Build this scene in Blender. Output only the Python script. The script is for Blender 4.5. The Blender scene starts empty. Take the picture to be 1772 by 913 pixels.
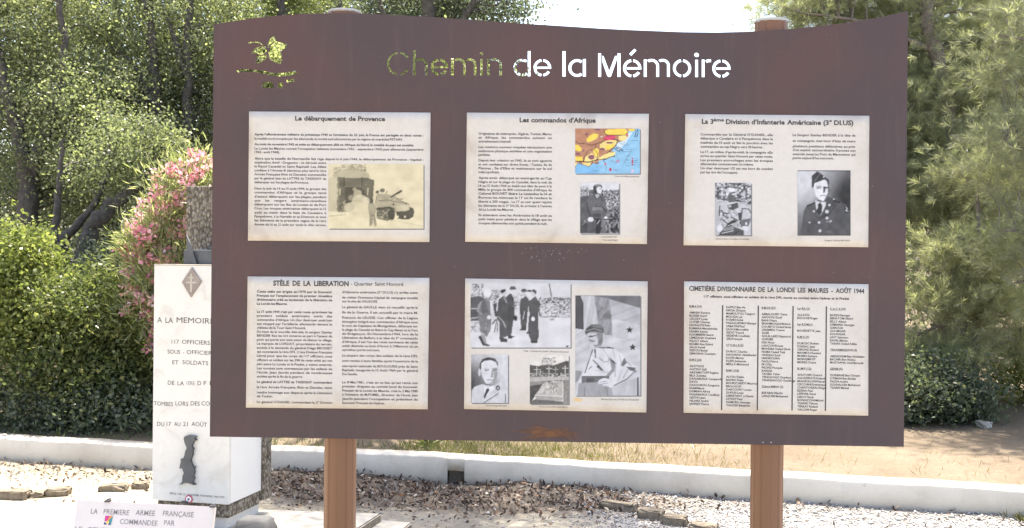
import bpy, bmesh, math, random
import numpy as np
from mathutils import Vector, Matrix, Quaternion

SC = bpy.context.scene
COL = SC.collection
R = math.radians
RNG = np.random.default_rng(7)
random.seed(7)

# ------------------------------------------------------------------ camera
W, H, F = 1772.0, 913.0, 1900.0          # photograph size and focal length in its pixels
cam_d = bpy.data.cameras.new('camera')
cam = bpy.data.objects.new('camera', cam_d)
COL.objects.link(cam)
cam.location = (0, 0, 1.6)
CAM_ROT = Matrix.Rotation(R(90), 3, 'X') @ Matrix.Rotation(R(0.56), 3, 'Z')
cam.rotation_mode = 'QUATERNION'
cam.rotation_quaternion = CAM_ROT.to_quaternion()
cam_d.sensor_width = 36
cam_d.lens = 36 * F / W
cam_d.clip_start, cam_d.clip_end = 0.05, 2000
SC.camera = cam
CAM = Vector((0, 0, 1.6))

# ------------------------------------------------------------------ light
SUN_EL, SUN_AZ = R(70), R(12)             # behind the board, a little to the right
world = bpy.data.worlds.new('World')
SC.world = world
world.use_nodes = True
wn = world.node_tree.nodes
sky = wn.new('ShaderNodeTexSky')
sky.sky_type = 'NISHITA'
sky.sun_disc = False
sky.sun_elevation = SUN_EL
sky.sun_rotation = SUN_AZ
sky.air_density, sky.dust_density, sky.ozone_density = 1.0, 3.0, 1.0
wn['Background'].inputs['Strength'].default_value = 0.15
world.node_tree.links.new(sky.outputs[0], wn['Background'].inputs[0])
sun_d = bpy.data.lights.new('sun', 'SUN')
sun_d.energy, sun_d.angle, sun_d.color = 4.6, R(0.55), (1.0, 0.95, 0.86)
sun = bpy.data.objects.new('sun', sun_d)
COL.objects.link(sun)
sd = Vector((math.sin(SUN_AZ) * math.cos(SUN_EL), math.cos(SUN_AZ) * math.cos(SUN_EL), math.sin(SUN_EL)))
sun.rotation_mode = 'QUATERNION'
sun.rotation_quaternion = sd.to_track_quat('Z', 'Y')
sun.location = sd * 30
vs = SC.view_settings
vs.view_transform, vs.look, vs.exposure, vs.gamma = 'Standard', 'None', 1.72, 1.0
vs.use_white_balance = True
vs.white_balance_temperature, vs.white_balance_tint = 6850, 11
SC.render.engine = 'CYCLES'
SC.cycles.max_bounces = 8
SC.cycles.diffuse_bounces = 4
SC.cycles.transmission_bounces = 4
SC.cycles.use_denoising = True
SC.cycles.sample_clamp_indirect = 6

# ------------------------------------------------------------------ helpers
def ray(px, py):
    return (CAM_ROT @ Vector(((px - W / 2) / F, -(py - H / 2) / F, -1.0))).normalized()

def atz(px, py, z):
    d = ray(px, py); t = (z - CAM.z) / d.z
    return CAM + d * t

def aty(px, py, y):
    d = ray(px, py); t = y / d.y
    return CAM + d * t

class Frame:
    """a vertical plane at a real distance: local u to the right, v away from the viewer, z up"""
    def __init__(s, px, py, y, yaw, z0=0.0):
        s.o = aty(px, py, y); s.base = Vector((s.o.x, s.o.y, z0))
        s.e = Vector((math.cos(yaw), -math.sin(yaw), 0)); s.n = Vector((math.sin(yaw), math.cos(yaw), 0))
        s.yaw = yaw; s.z0 = z0
    def uz(s, px, py, v=0.0):
        d = ray(px, py); p0 = s.base + s.n * v
        t = (p0 - CAM).dot(s.n) / d.dot(s.n)
        q = CAM + d * t - s.base
        return (q.dot(s.e), q.z)
    def place(s, o):
        o.location = s.base; o.rotation_euler = (0, 0, -s.yaw)

def tag(o, label=None, cat=None, group=None, kind=None):
    if label: o['label'] = label
    if cat: o['category'] = cat
    if group: o['group'] = group
    if kind: o['kind'] = kind
    return o

def empty(name, loc, label, cat, group=None):
    o = bpy.data.objects.new(name, None); COL.objects.link(o); o.location = loc
    o.empty_display_size = 0.2
    return tag(o, label, cat, group)

def link(name, me, mat, parent=None):
    o = bpy.data.objects.new(name, me); COL.objects.link(o)
    for m in (mat if isinstance(mat, (list, tuple)) else [mat]): me.materials.append(m)
    if parent: o.parent = parent
    return o

def np_mesh(name, V, faces, attr=None, attr_name='tint', smooth=False):
    """faces: (N,k) array, or a list of such arrays"""
    me = bpy.data.meshes.new(name)
    V = np.asarray(V, dtype=np.float32)
    fl = faces if isinstance(faces, list) else [faces]
    fl = [np.asarray(f, dtype=np.int32) for f in fl if len(f)]
    me.vertices.add(len(V)); me.vertices.foreach_set('co', V.ravel())
    loops = np.concatenate([f.ravel() for f in fl])
    tot = np.concatenate([np.full(len(f), f.shape[1], dtype=np.int32) for f in fl])
    start = np.concatenate([[0], np.cumsum(tot)[:-1]]).astype(np.int32)
    me.loops.add(len(loops)); me.loops.foreach_set('vertex_index', loops)
    me.polygons.add(len(tot)); me.polygons.foreach_set('loop_start', start)
    try: me.polygons.foreach_set('loop_total', tot)
    except Exception: pass
    if smooth: me.polygons.foreach_set('use_smooth', np.ones(len(tot), dtype=bool))
    if attr is not None:
        a = me.attributes.new(attr_name, 'FLOAT_COLOR', 'POINT')
        A = np.ones((len(V), 4), dtype=np.float32); A[:, :attr.shape[1]] = attr
        a.data.foreach_set('color', A.ravel())
    me.update(calc_edges=True); me.validate()
    return me

def bm_mesh(name, bm, smooth=False):
    me = bpy.data.meshes.new(name)
    bmesh.ops.recalc_face_normals(bm, faces=bm.faces)
    bm.to_mesh(me); bm.free()
    if smooth:
        for p in me.polygons: p.use_smooth = True
    return me

def add_box(bm, x0, x1, y0, y1, z0, z1, bev=0.0):
    r = bmesh.ops.create_cube(bm, size=1.0)
    for v in r['verts']:
        v.co = Vector(((x0 + x1) / 2 + v.co.x * (x1 - x0), (y0 + y1) / 2 + v.co.y * (y1 - y0), (z0 + z1) / 2 + v.co.z * (z1 - z0)))
    if bev:
        es = list({e for v in r['verts'] for e in v.link_edges})
        bmesh.ops.bevel(bm, geom=es, offset=bev, segments=2, affect='EDGES', profile=0.5)

def box_mesh(name, x0, x1, y0, y1, z0, z1, bev=0.0):
    bm = bmesh.new(); add_box(bm, x0, x1, y0, y1, z0, z1, bev); return bm_mesh(name, bm)

def plate_mesh(name, outer, holes, thick, v_front):
    """polygon with holes in the (u,z) plane, extruded from v_front backwards by thick"""
    c = bpy.data.curves.new(name, 'CURVE'); c.dimensions = '2D'; c.fill_mode = 'BOTH'; c.extrude = thick / 2
    for poly in [outer] + holes:
        sp = c.splines.new('POLY'); sp.points.add(len(poly) - 1); sp.use_cyclic_u = True
        for p, q in zip(sp.points, poly): p.co = (q[0], q[1], 0, 1)
    o = bpy.data.objects.new(name, c); COL.objects.link(o)
    dg = bpy.context.evaluated_depsgraph_get(); dg.update()
    me = bpy.data.meshes.new_from_object(o.evaluated_get(dg))
    bpy.data.objects.remove(o); bpy.data.curves.remove(c)
    me.name = name
    for v in me.vertices: x, y, z = v.co; v.co = (x, v_front + thick / 2 - z, y)
    return me

# ------------------------------------------------------------------ materials
def mat(name):
    m = bpy.data.materials.new(name); m.use_nodes = True
    nt = m.node_tree; b = nt.nodes['Principled BSDF']
    return m, nt, b

def N(nt, t, **kw):
    n = nt.nodes.new(t)
    for k, v in kw.items():
        if k in n.inputs: n.inputs[k].default_value = v
        else: setattr(n, k, v)
    return n

def noise(nt, scale, detail=6, rough=0.6, vec=None, dist=0.0):
    n = N(nt, 'ShaderNodeTexNoise', Scale=scale, Detail=detail, Roughness=rough, Distortion=dist)
    if vec is None: vec = N(nt, 'ShaderNodeTexCoord').outputs['Object']
    nt.links.new(vec, n.inputs['Vector'])
    return n

def ramp(nt, fac, stops):
    r = nt.nodes.new('ShaderNodeValToRGB')
    while len(r.color_ramp.elements) < len(stops): r.color_ramp.elements.new(0.5)
    for e, (p, c) in zip(r.color_ramp.elements, stops):
        e.position = p; e.color = (*c, 1) if len(c) == 3 else c
    nt.links.new(fac, r.inputs[0]); return r

def mix(nt, fac, a, b, mode='MIX'):
    m = N(nt, 'ShaderNodeMixRGB', blend_type=mode)
    for i, x in enumerate((fac, a, b)):
        if isinstance(x, (int, float)): m.inputs[i].default_value = x
        elif isinstance(x, tuple): m.inputs[i].default_value = (*x, 1)
        else: nt.links.new(x, m.inputs[i])
    return m.outputs[0]

def bump(nt, b, h, strength=0.3, dist=0.01):
    n = N(nt, 'ShaderNodeBump', Strength=strength, Distance=dist)
    nt.links.new(h, n.inputs['Height']); nt.links.new(n.outputs[0], b.inputs['Normal'])

def simple(name, col, rough=0.6, var=0.15, scale=20, metal=0.0, bumpy=0.0):
    m, nt, b = mat(name)
    n = noise(nt, scale)
    r = ramp(nt, n.outputs[0], [(0.3, tuple(c * (1 - var) for c in col)), (0.7, tuple(min(1, c * (1 + var)) for c in col))])
    nt.links.new(r.outputs[0], b.inputs['Base Color'])
    b.inputs['Roughness'].default_value = rough; b.inputs['Metallic'].default_value = metal
    if bumpy: bump(nt, b, n.outputs[0], bumpy)
    return m

def leaf_mat(name, stops, trans=0.45, gloss=0.3):
    """leaf colour from the per-leaf tint attribute, light passing through the blade"""
    m, nt, b = mat(name)
    a = N(nt, 'ShaderNodeAttribute', attribute_name='tint')
    s = N(nt, 'ShaderNodeSeparateColor'); nt.links.new(a.outputs['Color'], s.inputs[0])
    r = ramp(nt, s.outputs[0], stops)
    nt.links.new(r.outputs[0], b.inputs['Base Color'])
    b.inputs['Roughness'].default_value = 0.38
    b.inputs['Specular IOR Level'].default_value = gloss
    tr = N(nt, 'ShaderNodeBsdfTranslucent')
    br = mix(nt, 1.0, r.outputs[0], (1.0, 1.0, 1.0) if 'petal' in name else (1.25, 1.36, 0.85), 'MULTIPLY')
    nt.links.new(br, tr.inputs[0])
    mx = N(nt, 'ShaderNodeMixShader'); mx.inputs[0].default_value = trans
    nt.links.new(b.outputs[0], mx.inputs[1]); nt.links.new(tr.outputs[0], mx.inputs[2])
    nt.links.new(mx.outputs[0], nt.nodes['Material Output'].inputs[0])
    return m

def attr_mat(name, rough=0.9, attr='tint'):
    m, nt, b = mat(name)
    a = N(nt, 'ShaderNodeAttribute', attribute_name=attr)
    nt.links.new(a.outputs['Color'], b.inputs['Base Color'])
    b.inputs['Roughness'].default_value = rough
    b.inputs['Specular IOR Level'].default_value = 0.2
    return m

M = {}
# weathered brown steel sheet
m, nt, b = mat('weathered_steel'); M['steel'] = m
n1 = noise(nt, 1.6, 4, 0.55); n2 = noise(nt, 260, 3, 0.7)
c = ramp(nt, n1.outputs[0], [(0.34, (0.067, 0.049, 0.052)), (0.50, (0.077, 0.050, 0.050)), (0.66, (0.096, 0.051, 0.046))]).outputs[0]
c = mix(nt, 0.22, c, n2.outputs[0], 'OVERLAY')
geo = N(nt, 'ShaderNodeTexCoord'); mp = N(nt, 'ShaderNodeMapping'); nt.links.new(geo.outputs['Object'], mp.inputs[0])
mp.inputs['Scale'].default_value = (9, 9, 0.9)
n3 = noise(nt, 3.0, 5, 0.6, mp.outputs[0])                       # faint run-off streaks
r3 = ramp(nt, n3.outputs[0], [(0.55, (0, 0, 0)), (0.8, (1, 1, 1))])
c = mix(nt, mix(nt, 1.0, r3.outputs[0], (0.40,) * 3, 'MULTIPLY'), c, (0.125, 0.082, 0.072))
sp = noise(nt, 900, 1, 0.5); rs = ramp(nt, sp.outputs[0], [(0.79, (0, 0, 0)), (0.84, (1, 1, 1))])
c = mix(nt, mix(nt, 1.0, rs.outputs[0], (0.25,) * 3, 'MULTIPLY'), c, (0.35, 0.30, 0.28))
nt.links.new(c, b.inputs['Base Color']); b.inputs['Roughness'].default_value = 0.55
b.inputs['Specular IOR Level'].default_value = 0.3
bump(nt, b, n2.outputs[0], 0.08, 0.002)
# post paint
M['post'] = simple('brown_post_paint', (0.175, 0.077, 0.037), 0.36, 0.02, 5)
M['cap'] = simple('pale_plastic_cap', (0.42, 0.42, 0.41), 0.5, 0.05)
# parchment printed paper
m, nt, b = mat('parchment_print'); M['paper'] = m
tc = N(nt, 'ShaderNodeTexCoord')
n1 = noise(nt, 7, 8, 0.65, tc.outputs['Object'], 0.6); n2 = noise(nt, 60, 5, 0.7, tc.outputs['Object'])
c = ramp(nt, n1.outputs[0], [(0.30, (0.43, 0.375, 0.32)), (0.46, (0.52, 0.47, 0.415)), (0.62, (0.56, 0.52, 0.47))]).outputs[0]
e = N(nt, 'ShaderNodeAttribute', attribute_name='tint')
c = mix(nt, e.outputs['Color'], c, (0.56, 0.525, 0.485))
c = mix(nt, 0.10, c, n2.outputs[0], 'OVERLAY')
sp = noise(nt, 45, 3, 0.8, tc.outputs['Object']); rs = ramp(nt, sp.outputs[0], [(0.70, (0, 0, 0)), (0.78, (1, 1, 1))])
c = mix(nt, mix(nt, 1.0, rs.outputs[0], (0.45,) * 3, 'MULTIPLY'), c, (0.33, 0.26, 0.19))
nt.links.new(c, b.inputs['Base Color']); b.inputs['Roughness'].default_value = 0.45
M['ink'] = simple('black_print', (0.045, 0.042, 0.042), 0.6, 0.1)
M['photo'] = attr_mat('printed_photo', 0.5)
# marble
m, nt, b = mat('white_marble'); M['marble'] = m
n1 = noise(nt, 3.2, 9, 0.68, None, 1.6); n2 = noise(nt, 30, 5, 0.7)
c = ramp(nt, n1.outputs[0], [(0.34, (0.56, 0.545, 0.51)), (0.46, (0.645, 0.635, 0.605)), (0.7, (0.66, 0.65, 0.62))]).outputs[0]
v = ramp(nt, noise(nt, 6, 10, 0.75, None, 2.4).outputs[0], [(0.46, (0, 0, 0)), (0.50, (1, 1, 1)), (0.54, (0, 0, 0))])
c = mix(nt, mix(nt, 1.0, v.outputs[0], (0.14,) * 3, 'MULTIPLY'), c, (0.46, 0.44, 0.39))
nt.links.new(c, b.inputs['Base Color']); b.inputs['Roughness'].default_value = 0.35
M['marble_lit'] = simple('bounce_lit_marble', (0.74, 0.735, 0.72), 0.3, 0.02, 4)  # plain lighter marble for the side: bounced light put into its colour
# pebble-dash concrete
m, nt, b = mat('pebble_concrete'); M['pebble'] = m
tc = N(nt, 'ShaderNodeTexCoord'); mp = N(nt, 'ShaderNodeMapping'); nt.links.new(tc.outputs['Object'], mp.inputs[0]); mp.inputs['Scale'].default_value = (1, 1, 0.62)
vo = N(nt, 'ShaderNodeTexVoronoi', Scale=72.0); nt.links.new(mp.outputs[0], vo.inputs['Vector'])
sepc = N(nt, 'ShaderNodeSeparateColor'); nt.links.new(vo.outputs['Color'], sepc.inputs[0])
c = ramp(nt, sepc.outputs[0], [(0.0, (0.10, 0.085, 0.066)), (0.3, (0.18, 0.155, 0.12)), (0.65, (0.24, 0.212, 0.17)), (1.0, (0.33, 0.295, 0.245))]).outputs[0]
ed = ramp(nt, vo.outputs['Distance'], [(0.35, (1, 1, 1)), (0.7, (0.45, 0.43, 0.40))])
c = mix(nt, 1.0, c, ed.outputs[0], 'MULTIPLY')
nt.links.new(c, b.inputs['Base Color']); b.inputs['Roughness'].default_value = 0.85
inv = N(nt, 'ShaderNodeMath', operation='SUBTRACT'); inv.inputs[0].default_value = 1.0; nt.links.new(vo.outputs['Distance'], inv.inputs[1])
bump(nt, b, inv.outputs[0], 0.9, 0.012)
M['render'] = simple('pale_render', (0.66, 0.65, 0.63), 0.85, 0.06, 9, bumpy=0.05)
M['bronze'] = simple('dark_bronze', (0.085, 0.092, 0.10), 0.5, 0.25, 14, 0.3, 0.1)
M['bronzel'] = simple('worn_bronze', (0.26, 0.22, 0.20), 0.5, 0.25, 18, 0.2)
M['gold'] = simple('pale_bronze_line', (0.5, 0.46, 0.38), 0.45, 0.1)
M['carve'] = simple('grey_carved_letter', (0.06, 0.06, 0.06), 0.7, 0.3, 60)
M['carvel'] = simple('worn_carved_letter', (0.20, 0.19, 0.195), 0.7, 0.25, 60)
M['plaque'] = simple('pinkish_stone', (0.60, 0.555, 0.545), 0.55, 0.05, 6)
M['clip'] = simple('dark_metal_clip', (0.05, 0.05, 0.06), 0.5)
M['slab'] = simple('pale_stone_slab', (0.42, 0.395, 0.34), 0.85, 0.12, 8, bumpy=0.1)
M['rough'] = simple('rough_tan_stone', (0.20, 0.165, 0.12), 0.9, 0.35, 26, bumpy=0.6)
M['greyblock'] = simple('smooth_grey_block', (0.085, 0.085, 0.085), 0.8, 0.12, 15, bumpy=0.1)
M['red'] = simple('red_enamel', (0.5, 0.04, 0.08), 0.4, 0.05); M['white'] = simple('white_enamel', (0.8, 0.8, 0.8), 0.4, 0.03)
M['blue'] = simple('blue_enamel', (0.02, 0.03, 0.12), 0.4, 0.05)
# wall paint
m, nt, b = mat('whitewashed_wall'); M['wall'] = m
n1 = noise(nt, 2.2, 7, 0.65); n2 = noise(nt, 40, 4, 0.7)
c = ramp(nt, n1.outputs[0], [(0.32, (0.54, 0.485, 0.40)), (0.55, (0.645, 0.59, 0.495)), (0.75, (0.69, 0.64, 0.55))]).outputs[0]
tc = N(nt, 'ShaderNodeTexCoord'); sx = N(nt, 'ShaderNodeSeparateXYZ'); nt.links.new(tc.outputs['Object'], sx.inputs[0])
ad = N(nt, 'ShaderNodeMath', operation='MULTIPLY_ADD'); nt.links.new(n2.outputs[0], ad.inputs[0]); ad.inputs[1].default_value = 0.09; nt.links.new(sx.outputs[2], ad.inputs[2])
dirt = ramp(nt, ad.outputs[0], [(0.045, (1, 1, 1)), (0.10, (0, 0, 0))])      # splashed soil along the foot
c = mix(nt, mix(nt, 1.0, dirt.outputs[0], (0.55,) * 3, 'MULTIPLY'), c, (0.33, 0.30, 0.28))
sp = noise(nt, 11, 4, 0.8); rs = ramp(nt, sp.outputs[0], [(0.665, (0, 0, 0)), (0.71, (1, 1, 1))])          # chips and lichen spots
c = mix(nt, mix(nt, 1.0, rs.outputs[0], (0.5,) * 3, 'MULTIPLY'), c, (0.24, 0.22, 0.19))
mp = N(nt, 'ShaderNodeMapping'); nt.links.new(tc.outputs['Object'], mp.inputs[0]); mp.inputs['Scale'].default_value = (5, 5, 0.6)
ru = ramp(nt, noise(nt, 2.5, 6, 0.7, mp.outputs[0]).outputs[0], [(0.52, (0, 0, 0)), (0.75, (1, 1, 1))])            # rain runs
c = mix(nt, mix(nt, 1.0, ru.outputs[0], (0.18,) * 3, 'MULTIPLY'), c, (0.36, 0.335, 0.30))
nt.links.new(c, b.inputs['Base Color']); b.inputs['Roughness'].default_value = 0.9
bump(nt, b, n2.outputs[0], 0.35, 0.008)
M['bark'] = simple('dark_bark', (0.075, 0.066, 0.060), 0.95, 0.5, 22, bumpy=0.8)
M['pinebark'] = simple('grey_pine_bark', (0.17, 0.14, 0.125), 0.95, 0.4, 22, bumpy=0.8)
M['oak'] = leaf_mat('oak_leaf', [(0.0, (0.140, 0.155, 0.105)), (0.5, (0.215, 0.238, 0.145)), (0.85, (0.275, 0.30, 0.170)), (1.0, (0.35, 0.355, 0.235))], 0.5)
M['oakpale'] = leaf_mat('pale_oak_leaf', [(0.0, (0.22, 0.235, 0.14)), (0.5, (0.32, 0.345, 0.19)), (0.85, (0.40, 0.42, 0.22)), (1.0, (0.48, 0.48, 0.31))], 0.5)
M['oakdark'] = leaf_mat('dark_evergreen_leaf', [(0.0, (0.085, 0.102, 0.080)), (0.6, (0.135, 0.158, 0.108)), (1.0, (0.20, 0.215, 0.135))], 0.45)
M['bush'] = leaf_mat('bright_shrub_leaf', [(0.0, (0.13, 0.160, 0.055)), (0.5, (0.225, 0.255, 0.085)), (1.0, (0.30, 0.31, 0.125))], 0.5)
M['bush2'] = leaf_mat('mid_green_shrub_leaf', [(0.0, (0.085, 0.108, 0.048)), (0.6, (0.155, 0.18, 0.072)), (1.0, (0.235, 0.24, 0.10))], 0.5)
M['blueleaf'] = leaf_mat('grey_green_leaf', [(0.0, (0.10, 0.122, 0.10)), (0.6, (0.17, 0.195, 0.15)), (1.0, (0.24, 0.255, 0.19))], 0.45)
M['oleander'] = leaf_mat('oleander_leaf', [(0.0, (0.19, 0.22, 0.10)), (0.6, (0.29, 0.315, 0.155)), (1.0, (0.42, 0.41, 0.26))], 0.5)
M['flower'] = leaf_mat('pink_petal', [(0.0, (0.78, 0.27, 0.37)), (0.4, (0.87, 0.47, 0.55)), (0.75, (0.93, 0.72, 0.74)), (1.0, (0.74, 0.44, 0.32))], 0.5)
M['needle'] = leaf_mat('pine_needle', [(0.0, (0.24, 0.245, 0.19)), (0.5, (0.335, 0.34, 0.235)), (0.85, (0.40, 0.41, 0.235)), (1.0, (0.48, 0.46, 0.36))], 0.5)
M['drygrass'] = leaf_mat('dry_grass_blade', [(0.0, (0.13, 0.145, 0.045)), (0.45, (0.215, 0.185, 0.082)), (1.0, (0.27, 0.21, 0.125))], 0.35)
M['litter'] = attr_mat('dry_leaf'); M['gravel'] = attr_mat('pale_gravel')
# ------------------------------------------------------------------ ground and wall
WALL_PX = [(-260, 741), (-100, 750), (0, 757), (265, 772), (470, 777), (620, 783), (780, 791), (1120, 811), (1400, 826), (1772, 848), (1960, 859)]
WP = [atz(x, y, 0.2) for x, y in WALL_PX]
WX = np.array([-14.0] + [p.x for p in WP] + [12.0]); WY = np.array([WP[0].y + 2.0] + [p.y for p in WP] + [WP[-1].y - 1.6])

def wall_y(x): return np.interp(x, WX, WY)

def sstep(a, b, x):
    t = np.clip((x - a) / (b - a), 0, 1); return t * t * (3 - 2 * t)

_ph = RNG.uniform(0, 6.28, (8, 2)); _fr = RNG.uniform(2.0, 9.0, (8, 2)) * RNG.choice([-1, 1], (8, 2))
def wob(x, y):
    s = 0
    for (a, b), (p, q) in zip(_fr, _ph): s = s + np.sin(a * x + p) * np.sin(b * y + q)
    return s / 8

def mound(x):
    """how high the litter is heaped against the wall foot"""
    pts = [(-9, .03), (-4.0, .03), (-3.2, .02), (-2.0, .05), (-1.3, .06), (-0.75, .02), (-0.45, .0), (-0.15, .03), (0.1, .06), (0.6, .05), (1.4, .03), (2.4, .03), (3.1, .04), (3.3, 0), (9, 0)]
    return np.interp(x, [p[0] for p in pts], [p[1] for p in pts])

def zground(x, y):
    d = y - wall_y(x)
    near = np.exp(-np.clip((np.abs(x) - 6) / 3, 0, 5)) * np.exp(-np.clip((np.abs(y - 7.5) - 3.5) / 3, 0, 5))
    front = 0.012 * wob(x, y) * near + mound(x) * (1 + 0.5 * wob(x * 3, y * 3)) * np.exp(-np.clip(-d, 0, 9) / 0.35)
    back = 0.165 + 0.035 * np.clip(d - 0.2, 0, 12) + 0.02 * wob(x * .7 + 3, y * .7) * near
    return np.where(d < 0.1, front, front + (back - front) * sstep(0.1, 0.16, d))

xs = np.concatenate([np.linspace(-400, -12, 14), np.linspace(-11, -5.2, 16), np.linspace(-5, 5, 200), np.linspace(5.2, 11, 16), np.linspace(12, 400, 14)])
ds = np.concatenate([np.linspace(-400, -12, 12), np.linspace(-11, -3.2, 16), np.linspace(-3, 0.08, 80), np.linspace(0.1, 0.17, 6), np.linspace(0.2, 4, 60), np.linspace(4.5, 12, 12), np.linspace(16, 400, 12)])
GX, GD = np.meshgrid(xs, ds); GY = GD + wall_y(GX); GZ = zground(GX, GY)
nx, ny = len(xs), len(ds)
I = np.arange(nx * ny).reshape(ny, nx)
q = np.stack([I[:-1, :-1], I[:-1, 1:], I[1:, 1:], I[1:, :-1]], -1).reshape(-1, 4)
# zones: red = gravel, green = leaf soil at the wall foot, blue = dry dirt beyond the wall
d_ = GD.ravel(); x_ = GX.ravel(); y_ = GY.ravel()
wv = 0.12 * wob(x_ * 1.3, y_ * 1.3)
litter_w = np.interp(x_, [-9, -4.2, -2.2, -1.4, -0.6, 0.0, 0.5, 1.1, 1.6, 9], [.2, .2, .25, 0.75, .75, .7, .5, .3, .05, .03])
zl = sstep(-1, 0.0, (d_ + litter_w + wv) / 0.3) * (d_ < 0.1) * np.interp(x_, [-2.4, -1.7, .8, 1.5], [.35, .85, .85, .3])
zg = sstep(0.35, 0.75, x_ + wv * 2) * (d_ < 0.1) * (1 - zl * 0.8)
zd = (d_ >= 0.1) * 1.0
zone = np.stack([zg, zl, zd], -1)
m, nt, b = mat('ground_soil'); M['ground'] = m
a = N(nt, 'ShaderNodeAttribute', attribute_name='tint'); s = N(nt, 'ShaderNodeSeparateColor'); nt.links.new(a.outputs['Color'], s.inputs[0])
n1 = noise(nt, 1.3, 8, 0.65); n2 = noise(nt, 26, 8, 0.75); n3 = noise(nt, 140, 4, 0.7)
sand = ramp(nt, n1.outputs[0], [(0.35, (0.235, 0.215, 0.175)), (0.65, (0.30, 0.275, 0.225))]).outputs[0]
tc = N(nt, 'ShaderNodeTexCoord'); sx = N(nt, 'ShaderNodeSeparateXYZ'); nt.links.new(tc.outputs['Object'], sx.inputs[0])
xa = N(nt, 'ShaderNodeMath', operation='MULTIPLY_ADD'); nt.links.new(n1.outputs[0], xa.inputs[0]); xa.inputs[1].default_value = 0.8; nt.links.new(sx.outputs[0], xa.inputs[2])
pth = N(nt, 'ShaderNodeMapRange'); nt.links.new(xa.outputs[0], pth.inputs[0]); pth.inputs[1].default_value = -1.0; pth.inputs[2].default_value = -1.9
path_ = ramp(nt, n1.outputs[0], [(0.35, (0.37, 0.315, 0.225)), (0.65, (0.45, 0.39, 0.29))]).outputs[0]           # cream sandy path round the stele, lightened to throw more light on the wall
sand = mix(nt, pth.outputs[0], sand, path_)
sand = mix(nt, 0.35, sand, n2.outputs[0], 'OVERLAY')
grav = ramp(nt, n3.outputs[0], [(0.33, (0.20, 0.185, 0.17)), (0.5, (0.32, 0.305, 0.285)), (0.7, (0.40, 0.39, 0.37))]).outputs[0]
lit = ramp(nt, n2.outputs[0], [(0.35, (0.06, 0.048, 0.040)), (0.55, (0.12, 0.098, 0.08)), (0.75, (0.20, 0.17, 0.14))]).outputs[0]
dirt = ramp(nt, n1.outputs[0], [(0.3, (0.135, 0.106, 0.075)), (0.55, (0.185, 0.147, 0.106)), (0.75, (0.225, 0.182, 0.134))]).outputs[0]
dirt = mix(nt, 0.5, dirt, n2.outputs[0], 'OVERLAY')
c = mix(nt, s.outputs[0], sand, grav); c = mix(nt, s.outputs[1], c, lit); c = mix(nt, s.outputs[2], c, dirt)
nt.links.new(c, b.inputs['Base Color']); b.inputs['Roughness'].default_value = 0.95; b.inputs['Specular IOR Level'].default_value = 0.1
bump(nt, b, n2.outputs[0], 0.5, 0.02)
g = link('ground', np_mesh('ground', np.stack([x_, y_, GZ.ravel()], -1), q, zone, smooth=True), M['ground'])
tag(g, kind='structure')

# low wall, swept along its line, with a real drain opening
dr0, dr1 = atz(777, 815, 0.06).x, atz(806, 815, 0.06).x
st = sorted(set([WX[0]] + list(np.arange(-9.9, 9.9, 0.12)) + [dr0, dr1, WX[-1]]))
st = np.array(st); TH = 0.19
V, Fq = [], []
def station(x, z0, z1, inset=0.0):
    y = wall_y(x); h = 0.0025 * math.sin(x * 7.3) + 0.002 * math.sin(x * 19)
    b0 = 0.004 * math.sin(x * 5.1)
    return [(x, y + b0 + inset, z0), (x, y + b0 + inset, z1 + h - 0.012 if z1 > .15 else z1), (x, y + b0 + inset + 0.012, z1 + h if z1 > .15 else z1), (x, y + TH, z1 + h if z1 > .15 else z1), (x, y + TH, z0)]
def sweep(sx, z0, z1, inset=0.0):
    base = len(V)
    for x in sx: V.extend(station(x, z0, z1, inset))
    n = len(sx)
    for i in range(n - 1):
        for k in range(5):
            a0 = base + i * 5 + k; a1 = base + i * 5 + (k + 1) % 5
            Fq.append((a0, a1, a1 + 5, a0 + 5))
    for i in (0, n - 1):
        o_ = base + i * 5; Fq.append((o_, o_ + 1, o_ + 2, o_ + 3)); Fq.append((o_, o_ + 2, o_ + 3, o_ + 4))
sweep(st[st <= dr0], -0.1, 0.2); sweep(st[st >= dr1], -0.1, 0.2)
sweep(np.array([dr0 + 1e-4, (dr0 + dr1) / 2, dr1 - 1e-4]), 0.105, 0.2)
sweep(np.array([dr0 + 1e-4, (dr0 + dr1) / 2, dr1 - 1e-4]), -0.1, 0.104, 0.14)
wall_t = empty('garden_wall', (0, float(wall_y(0.0)), 0), 'low whitewashed garden wall with a small square drain hole, running behind the white stele', 'wall')
wl = link('wall', np_mesh('wall', np.array(V), np.array(Fq)), M['wall'], wall_t); wl.location = (0, -float(wall_y(0.0)), 0)
bm = bmesh.new(); bmesh.ops.recalc_face_normals
dm = link('drain_surround', box_mesh('drain', dr0 + .004, dr1 - .004, 0.10, 0.135, 0.0, 0.10), simple('dark_drain', (0.26, 0.23, 0.20), 0.9, 0.5, 60), wall_t)
dm.location = (0, float(wall_y((dr0 + dr1) / 2)) - float(wall_y(0.0)), 0)

# ------------------------------------------------------------------ foliage builders
def unit(v): return v / np.maximum(np.linalg.norm(v, axis=-1, keepdims=True), 1e-9)

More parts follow.
